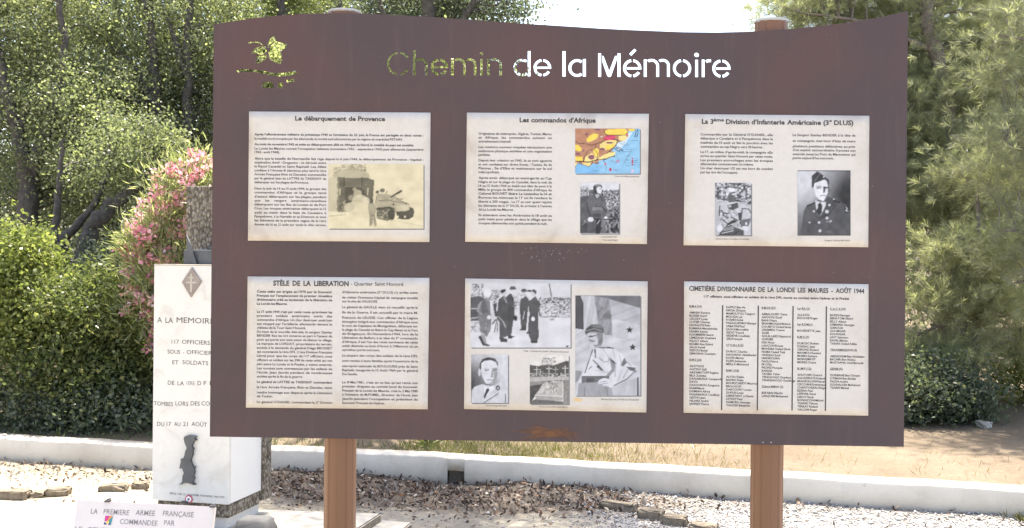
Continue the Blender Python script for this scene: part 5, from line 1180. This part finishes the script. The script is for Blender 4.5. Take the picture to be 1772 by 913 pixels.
pal = np.array([(0.065, 0.045, 0.036), (0.105, 0.075, 0.058), (0.155, 0.11, 0.082), (0.21, 0.155, 0.115), (0.27, 0.225, 0.18), (0.36, 0.32, 0.27), (0.19, 0.10, 0.055)])
ci = np.where(rng.uniform(size=len(x)) < np.interp(x, [-2.4, -1.7, 1.0, 1.6], [.62, .05, .05, .55]), rng.choice(len(pal), len(x), p=[.02, .05, .10, .15, .28, .36, .04]), rng.choice(len(pal), len(x), p=[.16, .22, .2, .15, .12, .08, .07])); cc = pal[ci] * rng.uniform(0.8, 1.2, (len(x), 1))  # sun put into leaf colour: paler at both ends, darker in the shaded middle
tag(link('leaf_litter', np_mesh('leaf_litter', V, F_, np.repeat(cc, 4, 0)), M['litter']), 'brown dry fallen leaves heaped along the foot of the low wall', 'leaf litter', None, 'stuff')

def grav_d(x, d): return np.clip(sstep(0.2, 0.9, x + .2 * wob(x * 2, d * 3)) * 0.95 + 0.03, 0, 1)
x, d = scatter(34000, (-4.5, 3.9), (-1.9, -0.003), grav_d, rng); y = d + wall_y(x)
n = len(x); s_ = rng.uniform(0.004, 0.011, n) * np.where(rng.uniform(size=n) < .05, 1.7, 1)
octv = np.array([(1, 0, 0), (0, 1, 0), (-1, 0, 0), (0, -1, 0), (0, 0, .7), (0, 0, -.7)], float); octf = np.array([(0, 1, 4), (1, 2, 4), (2, 3, 4), (3, 0, 4), (1, 0, 5), (2, 1, 5), (3, 2, 5), (0, 3, 5)])
an = rng.uniform(0, 6.28, n); ca, sa = np.cos(an), np.sin(an)
O = octv[None] * s_[:, None, None] * rng.uniform(0.7, 1.3, (n, 1, 3))
V = np.stack([O[..., 0] * ca[:, None] - O[..., 1] * sa[:, None], O[..., 0] * sa[:, None] + O[..., 1] * ca[:, None], O[..., 2]], -1) + np.stack([x, y, zground(x, y) + s_ * .3], -1)[:, None]
F_ = (octf[None] + (np.arange(n) * 6)[:, None, None]).reshape(-1, 3)
gpal = np.array([(0.38, 0.37, 0.35), (0.33, 0.31, 0.285), (0.28, 0.26, 0.24), (0.20, 0.165, 0.13), (0.44, 0.43, 0.42), (0.12, 0.10, 0.09)])
cc = gpal[rng.choice(6, n, p=[.32, .25, .18, .07, .17, .01])]
tag(link('gravel', np_mesh('gravel', V.reshape(-1, 3), F_, np.repeat(cc, 6, 0)), M['gravel']), 'pale loose gravel in front of the low wall', 'gravel', None, 'stuff')

def blades(n, xr, dr, dens, h, w_, rng, zoff=0.0):
    x, d = scatter(n, xr, dr, dens, rng); y = d + wall_y(x); z = zground(x, y) - 0.005
    P = np.stack([x, y, z], -1); ax = rng.normal(size=(len(x), 3)) * 0.45; ax[:, 2] = 1
    return leaf_quads(P, h, w_, 0.0, None, unit(ax), rng)
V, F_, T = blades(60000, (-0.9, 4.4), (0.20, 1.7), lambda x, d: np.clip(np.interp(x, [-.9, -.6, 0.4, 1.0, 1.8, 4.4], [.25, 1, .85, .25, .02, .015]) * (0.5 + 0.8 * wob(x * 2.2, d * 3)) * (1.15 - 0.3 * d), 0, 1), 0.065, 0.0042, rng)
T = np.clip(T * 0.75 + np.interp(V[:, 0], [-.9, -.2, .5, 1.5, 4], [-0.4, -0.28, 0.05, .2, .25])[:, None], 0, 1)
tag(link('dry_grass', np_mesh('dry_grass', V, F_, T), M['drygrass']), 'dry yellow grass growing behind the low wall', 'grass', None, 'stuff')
V, F_, T = blades(900, (-4.6, -0.5), (0.2, 0.5), lambda x, d: 0.6 + 0 * x, 0.09, 0.006, rng)
tag(link('shade_grass', np_mesh('shade_grass', V, F_, T * 0.5), M['bush2']), 'thin green grass in the shade along the top of the low wall', 'grass', None, 'stuff')
# weeds on the wall foot, far right
x = rng.normal(3.42, 0.10, 900); y = wall_y(x) - np.abs(rng.normal(0, .05, 900)) - 0.01; ax = rng.normal(size=(900, 3)) * .5; ax[:, 2] = 1
V, F_, T = leaf_quads(np.stack([x, y, zground(x, y)], -1), 0.06, 0.008, 0, None, unit(ax), rng)
wt = tag(link('weed_tuft', np_mesh('weed_tuft', V - np.array([3.42, float(wall_y(3.42)), 0]), F_, T * .6), M['drygrass']), 'yellow weed tuft at the foot of the low wall', 'plant'); wt.location = (3.42, float(wall_y(3.42)), 0)

# ------------------------------------------------------------------ trees and shrubs
G_T = 'trees behind the low wall'; G_S = 'shrubs behind the low wall'
NS = 1.0
# holm oak with the forked trunk, far left
Y = 11.6
tree('holm_oak', 'holm oak with a dark forked trunk at the left edge of the photo', 'tree', G_T, gp(58, Y),
     [(pp(Y, (58, 790), (56, 640), (54, 480), (52, 385), (46, 300)), .125, .10), (pp(Y, (48, 310), (30, 230), (14, 170), (0, 110), (-15, 20)), .085, .035),
      (pp(Y, (50, 320), (70, 255), (90, 205), (106, 150), (112, 90), (103, 0)), .075, .03), (pp(Y, (34, 240), (40, 200), (62, 150)), .04, .015)],
     [blob(-40, 60, Y, 150, 150, 90), blob(70, 60, Y, 120, 130, 95), blob(20, 250, Y, 120, 110, 55), blob(130, 210, Y - .3, 90, 100, 60), blob(60, -180, Y, 190, 130, 90, None, 0.95), blob(110, 330, Y + .3, 90, 60, 30)],
     M['oak'], M['bark'], (0.038, 0.026), 135, 0.15, 0.7, seed=11)
Y = 12.2
tree('holm_oak', 'holm oak whose dark trunk branches above the pink oleander', 'tree', G_T, gp(285, Y),
     [(pp(Y, (287, 780), (284, 600), (278, 450), (272, 330), (268, 235), (271, 150), (262, 70), (250, -20)), .12, .04), (pp(Y, (274, 318), (300, 282), (322, 240), (328, 160), (322, 80), (330, 0)), .09, .03),
      (pp(Y, (322, 130), (300, 60), (285, 20)), .04, .015), (pp(Y, (270, 200), (235, 110), (205, 90)), .035, .012)],
     [blob(230, 60, Y, 130, 140, 100), blob(350, 60, Y, 120, 150, 105), blob(230, 210, Y - .3, 110, 90, 65), blob(340, 220, Y + .3, 100, 100, 60), blob(280, -180, Y, 190, 130, 90, None, 0.95), blob(420, 150, Y, 90, 140, 60), blob(300, 420, Y + .5, 110, 100, 45)],
     M['oak'], M['bark'], (0.038, 0.026), 135, 0.15, 0.7, seed=12)
Y = 10.7
tree('leaning_oak', 'oak with a thick dark trunk curving over to the pink oleander', 'tree', G_T, gp(128, Y),
     [(pp(Y, (122, 790), (128, 640), (135, 520), (139, 450), (152, 405), (178, 368), (208, 344), (240, 320), (262, 298)), .115, .05), (pp(Y, (96, 420), (99, 350), (104, 290), (110, 240)), .045, .018), (pp(Y, (90, 445), (118, 405), (150, 372), (178, 330), (190, 280)), .06, .015)],
     [blob(220, 300, Y, 80, 45, 34), blob(170, 290, Y + .4, 70, 50, 22), blob(250, 245, Y, 70, 40, 26)],
     M['oak'], M['bark'], (0.038, 0.026), 110, 0.14, 0.65, seed=13)
# shrubs along the wall, left
Y = 9.7
tree('bright_shrub', 'large yellow-green shrub at the left edge behind the low wall', 'shrub', G_S, gp(20, Y), [(pp(Y, (20, 800), (22, 640), (35, 500)), .03, .01), (pp(Y, (10, 800), (-30, 600), (-60, 480)), .025, .01)],
     [blob(20, 480, Y, 95, 100, 95), blob(-70, 560, Y, 110, 140, 70), blob(80, 560, Y - .1, 70, 70, 50)], M['bush'], M['bark'], (0.045, 0.030), 110, 0.12, 0.7, seed=14, crown='foliage', trunk='stems')
Y = 9.4
tree('laurel_shrub', 'mid green shrub with hanging leafy sprays left of the white stele', 'shrub', G_S, gp(140, Y), [(pp(Y, (140, 800), (145, 680), (150, 540)), .03, .01), (pp(Y, (110, 800), (95, 680), (80, 600)), .02, .008)],
     [blob(150, 540, Y, 90, 80, 50), blob(90, 630, Y, 90, 60, 36), blob(170, 670, Y - .15, 60, 42, 20), blob(215, 590, Y + .1, 50, 80, 26)], M['bush2'], M['bark'], (0.045, 0.028), 110, 0.12, 0.7, seed=15, crown='foliage', trunk='stems')
Y = 9.9
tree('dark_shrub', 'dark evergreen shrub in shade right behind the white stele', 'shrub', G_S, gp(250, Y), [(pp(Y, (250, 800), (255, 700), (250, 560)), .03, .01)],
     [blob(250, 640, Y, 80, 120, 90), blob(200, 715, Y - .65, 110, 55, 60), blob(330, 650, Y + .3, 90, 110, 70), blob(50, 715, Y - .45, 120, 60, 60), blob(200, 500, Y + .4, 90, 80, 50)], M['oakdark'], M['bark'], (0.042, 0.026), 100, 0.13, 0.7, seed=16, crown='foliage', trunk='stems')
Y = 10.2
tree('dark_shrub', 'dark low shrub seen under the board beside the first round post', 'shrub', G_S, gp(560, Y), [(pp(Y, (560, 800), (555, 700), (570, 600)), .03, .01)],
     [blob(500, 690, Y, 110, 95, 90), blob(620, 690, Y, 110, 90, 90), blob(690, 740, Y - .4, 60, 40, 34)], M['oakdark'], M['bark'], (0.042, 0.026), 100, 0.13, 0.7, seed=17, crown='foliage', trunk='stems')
# oleander: long narrow leaves and pink heads
def oleander():
    Y = 9.35; rng = np.random.default_rng(5); base = gp(325, Y); B = np.array(base)
    t = empty('oleander', base, 'oleander bush covered in pink flowers behind the white stele', 'shrub')
    bl = [blob(330, 350, Y, 75, 65, 40), blob(280, 450, Y, 62, 80, 46), blob(350, 460, Y, 80, 80, 30), blob(258, 540, Y - .1, 32, 60, 16), blob(420, 420, Y, 90, 120, 40), blob(345, 300, Y, 36, 26, 14), blob(245, 430, Y, 22, 30, 9)]
    C = clumps_in(bl, rng); wood = Acc()
    for c in C[::2]:
        P = np.array([B + rng.normal(size=3) * [.12, .12, 0], (B + c) / 2 + rng.normal(size=3) * .06 + [0, 0, .1], c]); V, F_ = tube(smooth_path(P, 4), np.linspace(.010, .003, 9), 5); wood.add(V - B, F_)
    link('stems', wood.mesh('stems', True), M['pinebark'], t)
    per = 60; n = len(C) * per; Pc = np.repeat(C, per, 0) + rng.normal(size=(n, 3)) * .085; ax = unit((Pc - np.repeat(C, per, 0)) + np.array([0, 0, .10]))
    V, F_, T = leaf_quads(Pc, .085, .014, .3, None, ax, rng); link('foliage', np_mesh('foliage', V - B, F_, T), M['oleander'], t)
    # flower heads sit on the outer, upper side of the clumps
    nh = int(len(C) * .95); hid = rng.choice(len(C), nh); Hc = C[hid] + unit(rng.normal(size=(nh, 3)) + [0, -1.1, .7]) * rng.uniform(.08, .16, (nh, 1))
    for (px, py) in ((236, 395), (222, 470), (232, 512), (247, 350), (318, 308), (340, 300), (362, 288), (258, 600), (255, 545), (240, 440)): Hc = np.concatenate([Hc, np.array([tuple(aty(px, py, Y - .15))])])
    nh = len(Hc); pf = 30; Pf = np.repeat(Hc, pf, 0) + rng.normal(size=(nh * pf, 3)) * .019; tone = np.repeat(np.where(rng.uniform(size=nh) < .22, 1.0, rng.uniform(0, .7, nh)), pf)
    tint = np.clip(tone + rng.normal(0, .2, nh * pf), 0, 1); V, F_, T = leaf_quads(Pf, .034, .030, .2, tint, unit(Pf - np.repeat(Hc, pf, 0)), rng)
    link('flowers', np_mesh('flowers', V - B, F_, T), M['flower'], t)
oleander()
# trees whose tops show over the board
Y = 13.0
tree('holm_oak', 'yellow-green oak rising over the upper left corner of the board', 'tree', G_T, gp(480, Y), [(pp(Y, (480, 740), (478, 500), (490, 250), (480, 60), (500, -120)), .13, .04), (pp(Y, (486, 260), (430, 140), (400, 20)), .06, .02), (pp(Y, (486, 240), (560, 120), (590, 0)), .06, .02)],
     [blob(440, 0, Y, 110, 110, 80), blob(560, -10, Y, 100, 110, 75), blob(500, 180, Y, 150, 130, 70), blob(465, 118, Y - .9, 65, 70, 66), blob(500, -160, Y, 150, 90, 60, None, 0.95), blob(600, 190, Y, 100, 120, 50)], M['oakpale'], M['bark'], (0.040, 0.027), 140, 0.17, 0.65, seed=18, tintbias=0.22)
Y = 11.3
tree('tall_oak', 'tall grey-green oak above the board between the title and the first post cap', 'tree', G_T, gp(735, Y), [(pp(Y, (735, 770), (742, 600), (728, 400), (745, 200), (740, 0), (745, -300), (735, -700)), .15, .04), (pp(Y, (742, 220), (680, 80), (640, -60)), .05, .015), (pp(Y, (742, 140), (810, 20), (850, -60)), .05, .015)],
     [blob(680, 10, Y, 70, 70, 50), blob(800, -20, Y, 80, 60, 50), blob(880, 8, Y, 34, 34, 12), ((-.7, 9.8, 5.6), (1.2, .7, .6), 62), ((-.2, 9.3, 6.0), (1.6, .7, .6), 85), ((.3, 8.8, 6.4), (1.6, .6, .5), 75), blob(700, 190, Y, 120, 110, 55), blob(805, 118, Y + .3, 60, 55, 40), blob(760, 400, Y + .3, 140, 120, 50)], M['blueleaf'], M['bark'], (0.040, 0.027), 140, 0.17, 0.65, seed=19)
Y = 10.6
tree('young_oak', 'slender pale oak whose leaves show through the first title word', 'tree', G_T, gp(760, Y), [(pp(Y, (760, 770), (755, 500), (765, 300), (760, 130)), .05, .015)],
     [blob(740, 122, Y, 105, 55, 80, None, .3), blob(760, 260, Y, 90, 80, 30)], M['oakpale'], M['bark'], (0.040, 0.027), 110, 0.15, 0.65, seed=61)
Y = 12.5
tree('young_shrub', 'rounded grey-green shrub hidden low behind the middle of the board', 'shrub', G_S, gp(980, Y), [(pp(Y, (980, 740), (985, 560), (975, 420)), .05, .02)],
     [blob(960, 420, Y, 130, 130, 70), blob(1060, 520, Y, 120, 110, 60)], M['blueleaf'], M['bark'], (0.046, 0.030), 110, 0.18, 0.65, seed=20, crown='foliage', trunk='stems')
Y = 13.2
tree('young_shrub', 'broad dark shrub hidden behind the board near the second post', 'shrub', G_S, gp(1210, Y), [(pp(Y, (1210, 730), (1205, 560), (1215, 450)), .05, .02)],
     [blob(1180, 480, Y, 130, 120, 70), blob(1290, 540, Y, 110, 110, 60)], M['oakdark'], M['bark'], (0.046, 0.030), 110, 0.18, 0.65, seed=22, crown='foliage', trunk='stems')
# pines, right
Y = 11.4
def fan(y, a, b, r0=.035): return (pp(y, a, ((a[0] + b[0]) / 2, (a[1] + b[1]) / 2 - 18), b), r0, .008)
tree('aleppo_pine', 'tall pale aleppo pine behind the upper right corner of the board', 'tree', G_T, gp(1640, Y),
     [(pp(Y, (1650, 770), (1640, 600), (1655, 400), (1640, 200), (1600, 0), (1580, -250)), .14, .05), fan(Y, (1650, 420), (1400, 380)), fan(Y, (1645, 240), (1390, 150)), fan(Y, (1620, 90), (1380, 20)), fan(Y, (1645, 300), (1800, 200)), fan(Y, (1650, 470), (1800, 430)), fan(Y, (1600, 20), (1700, -80)), fan(Y, (1655, 430), (1575, 330), .025), fan(Y, (1640, 560), (1760, 470))],
     [blob(1390, 10, Y, 70, 60, 40), blob(1500, -20, Y, 100, 80, 62), blob(1620, 40, Y, 120, 90, 80), blob(1600, 180, Y, 110, 90, 70), blob(1720, 140, Y + .2, 110, 120, 80), blob(1640, 330, Y - .1, 110, 90, 70), blob(1560, 280, Y, 60, 120, 40), blob(1740, 320, Y, 90, 90, 55), blob(1560, -200, Y, 200, 120, 80), blob(1460, 200, Y, 110, 160, 70), blob(1480, 420, Y, 130, 130, 60), blob(1760, -60, Y, 120, 100, 50), ((4.7, 11.0, 6.6), (1.2, .45, .4), 34)],
     M['needle'], M['pinebark'], (0.085, 0.0042), 24, 0.20, 0.6, seed=23, needles=26, limbs=.5, limb_r=.009)
Y = 10.2
tree('young_pine', 'bright young pine with layered fronds beside the right edge of the board', 'tree', G_T, gp(1690, Y),
     [(pp(Y, (1690, 770), (1685, 640), (1695, 520), (1690, 330)), .06, .02), fan(Y, (1690, 560), (1550, 600), .02), fan(Y, (1690, 500), (1560, 520), .02), fan(Y, (1690, 620), (1800, 590), .02), fan(Y, (1690, 420), (1780, 400), .018), fan(Y, (1690, 420), (1600, 430), .018)],
     [blob(1620, 615, Y, 90, 26, 32), blob(1640, 525, Y, 100, 26, 32), blob(1720, 530, Y - .2, 70, 26, 22), blob(1640, 440, Y, 80, 30, 26), blob(1730, 440, Y, 70, 40, 26), blob(1690, 300, Y, 60, 30, 18), blob(1790, 560, Y, 60, 60, 22)],
     M['needle'], M['pinebark'], (0.080, 0.0042), 20, 0.14, 0.5, seed=24, needles=26, limbs=.7, limb_r=.007, tintbias=0.18)
Y = 9.3
tree('near_pine', 'greyish pine bough hanging in at the right edge of the photo', 'tree', G_T, gp(1985, Y),
     [(pp(Y, (1985, 830), (1990, 600), (1975, 300), (1980, 0), (1970, -300)), .12, .06), fan(Y, (1978, 330), (1740, 250)), fan(Y, (1980, 150), (1730, 60)), fan(Y, (1980, 480), (1750, 490)), fan(Y, (1980, 20), (1760, -60)), fan(Y, (1980, 430), (1730, 400), .02)],
     [blob(1790, 80, Y, 75, 100, 34), blob(1780, 270, Y, 80, 80, 36), blob(1800, 430, Y, 70, 70, 26), blob(1850, -80, Y, 120, 90, 36), blob(1900, 200, Y, 100, 250, 60)],
     M['needle'], M['pinebark'], (0.085, 0.0042), 18, 0.17, 0.55, seed=25, needles=24, limbs=.6, limb_r=.008, tintbias=-0.25)
Y = 9.65
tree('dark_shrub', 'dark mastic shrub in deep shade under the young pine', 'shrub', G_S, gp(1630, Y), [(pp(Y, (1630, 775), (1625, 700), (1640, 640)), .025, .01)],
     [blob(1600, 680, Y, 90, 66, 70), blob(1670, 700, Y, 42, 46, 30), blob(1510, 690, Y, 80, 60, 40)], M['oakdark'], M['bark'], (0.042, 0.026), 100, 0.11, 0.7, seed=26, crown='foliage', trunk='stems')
Y = 10.6
tree('laurel_shrub', 'lighter green shrub at the right edge behind the mastic', 'shrub', G_S, gp(1790, Y), [(pp(Y, (1790, 760), (1790, 650)), .025, .01)],
     [blob(1775, 640, Y, 60, 62, 40), blob(1850, 640, Y, 70, 70, 26)], M['bush'], M['bark'], (0.044, 0.028), 80, 0.13, 0.7, seed=27, crown='foliage', trunk='stems', tintbias=.15)
# small spiky plant on the wall top
rng = np.random.default_rng(9); p = gp(745, 8.55, 0.0); n = 34
ax = rng.normal(size=(n, 3)); ax[:, 2] = np.abs(ax[:, 2]) * .8 + .25; V, F_, T = leaf_quads(np.zeros((n, 3)), .17, .014, 0, None, unit(ax), rng)
o = link('spiky_plant', np_mesh('spiky_plant', V, F_, T * .6), M['bush2']); o.location = p; tag(o, 'small spiky plant at the edge of the dry grass behind the low wall', 'plant')

# woodland further back closes the gaps
def backtree(px, y, h, w_, mm, seed, label, needles=False, n=80):
    x = (px - W / 2) / F * y; z0 = float(zground(np.array([x]), np.array([y]))[0])
    b = (x, y, z0 - .05); top_ = Vector((x, y, z0 + h * .8))
    bl = [((x, y, z0 + h * .62), (w_, w_ * .8, h * .38), n), ((x, y, z0 + h * .25), (w_ * .9, w_ * .7, h * .25), n // 2)]
    kw = dict(needles=14, per=22, spread=.30, leaf=(.12, .012)) if needles else dict(per=170, spread=.30, leaf=(.075, .050))
    tree('woodland_pine' if needles else 'woodland_oak', label, 'tree', 'woodland trees further back', b, [([Vector(b), Vector((x + .1, y, z0 + h * .4)), top_], .16, .04)], bl, mm, M['bark'], kw['leaf'], kw['per'], kw['spread'], .7, seed=seed, needles=kw.get('needles', False), limbs=.2)
bt = [(-260, 16.5, 9.0, 2.3, 'oak', 'woodland oak far off beyond the left edge'), (-20, 15.6, 8.4, 2.0, 'oakdark', 'dark woodland oak far behind the forked holm oak'), (190, 16.4, 9.0, 2.0, 'oak', 'olive woodland oak far behind the leaning trunk'), (390, 15.8, 8.2, 1.9, 'oakdark', 'dark woodland oak far behind the oleander'), (580, 17.0, 7.4, 1.8, 'blueleaf', 'grey-green woodland oak far behind the first post cap'),
      (760, 18.0, 5.6, 1.6, 'oakdark', 'low dark woodland oak behind the title letters'), (960, 20.0, 3.6, 1.7, 'oakdark', 'low woodland oak hidden behind the board centre'), (1180, 20.0, 3.6, 1.7, 'blueleaf', 'low grey-green woodland oak hidden behind the last title word'),
      (1480, 17.0, 8.0, 1.5, 'needle', 'woodland pine far behind the upper right board corner'), (1680, 15.0, 8.6, 1.8, 'needle', 'pale woodland pine far behind the young pine'), (1880, 16.5, 8.6, 2.0, 'oak', 'woodland oak far off beyond the right edge')]
bt = [(px, y + 2.2, h * 1.08 if h > 4 else h, w_ * 1.1, mm, lb) for px, y, h, w_, mm, lb in bt]
for i, (px, y, h, w_, mm, lb) in enumerate(bt):
    backtree(px, y, h, w_, M[mm], 50 + i, lb, needles=(mm == 'needle'), n=(180 if mm != 'needle' else 170))
# low dark undergrowth that closes the wood at eye level
rng = np.random.default_rng(77)
Pn = []
for px in np.arange(-420, 2250, 12):
    if 700 < px < 720: continue
    y = 13.8 + 1.2 * math.sin(px * .011) + rng.uniform(-.8, .8); x = (px - W / 2) / F * y
    hmax = 2.2 + .5 * math.sin(px * .02)
    Pn.append(np.stack([x + rng.normal(0, .18, 170), y + rng.normal(0, .25, 170), 0.3 + rng.uniform(0, 1, 170) ** .8 * hmax], -1))
V, F_, T = leaf_quads(np.concatenate(Pn), .065, .036, .4, None, None, rng)
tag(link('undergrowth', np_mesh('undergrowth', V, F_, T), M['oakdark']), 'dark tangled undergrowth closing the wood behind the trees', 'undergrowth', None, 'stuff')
for o in (_fo,):
    bpy.data.objects.remove(o)
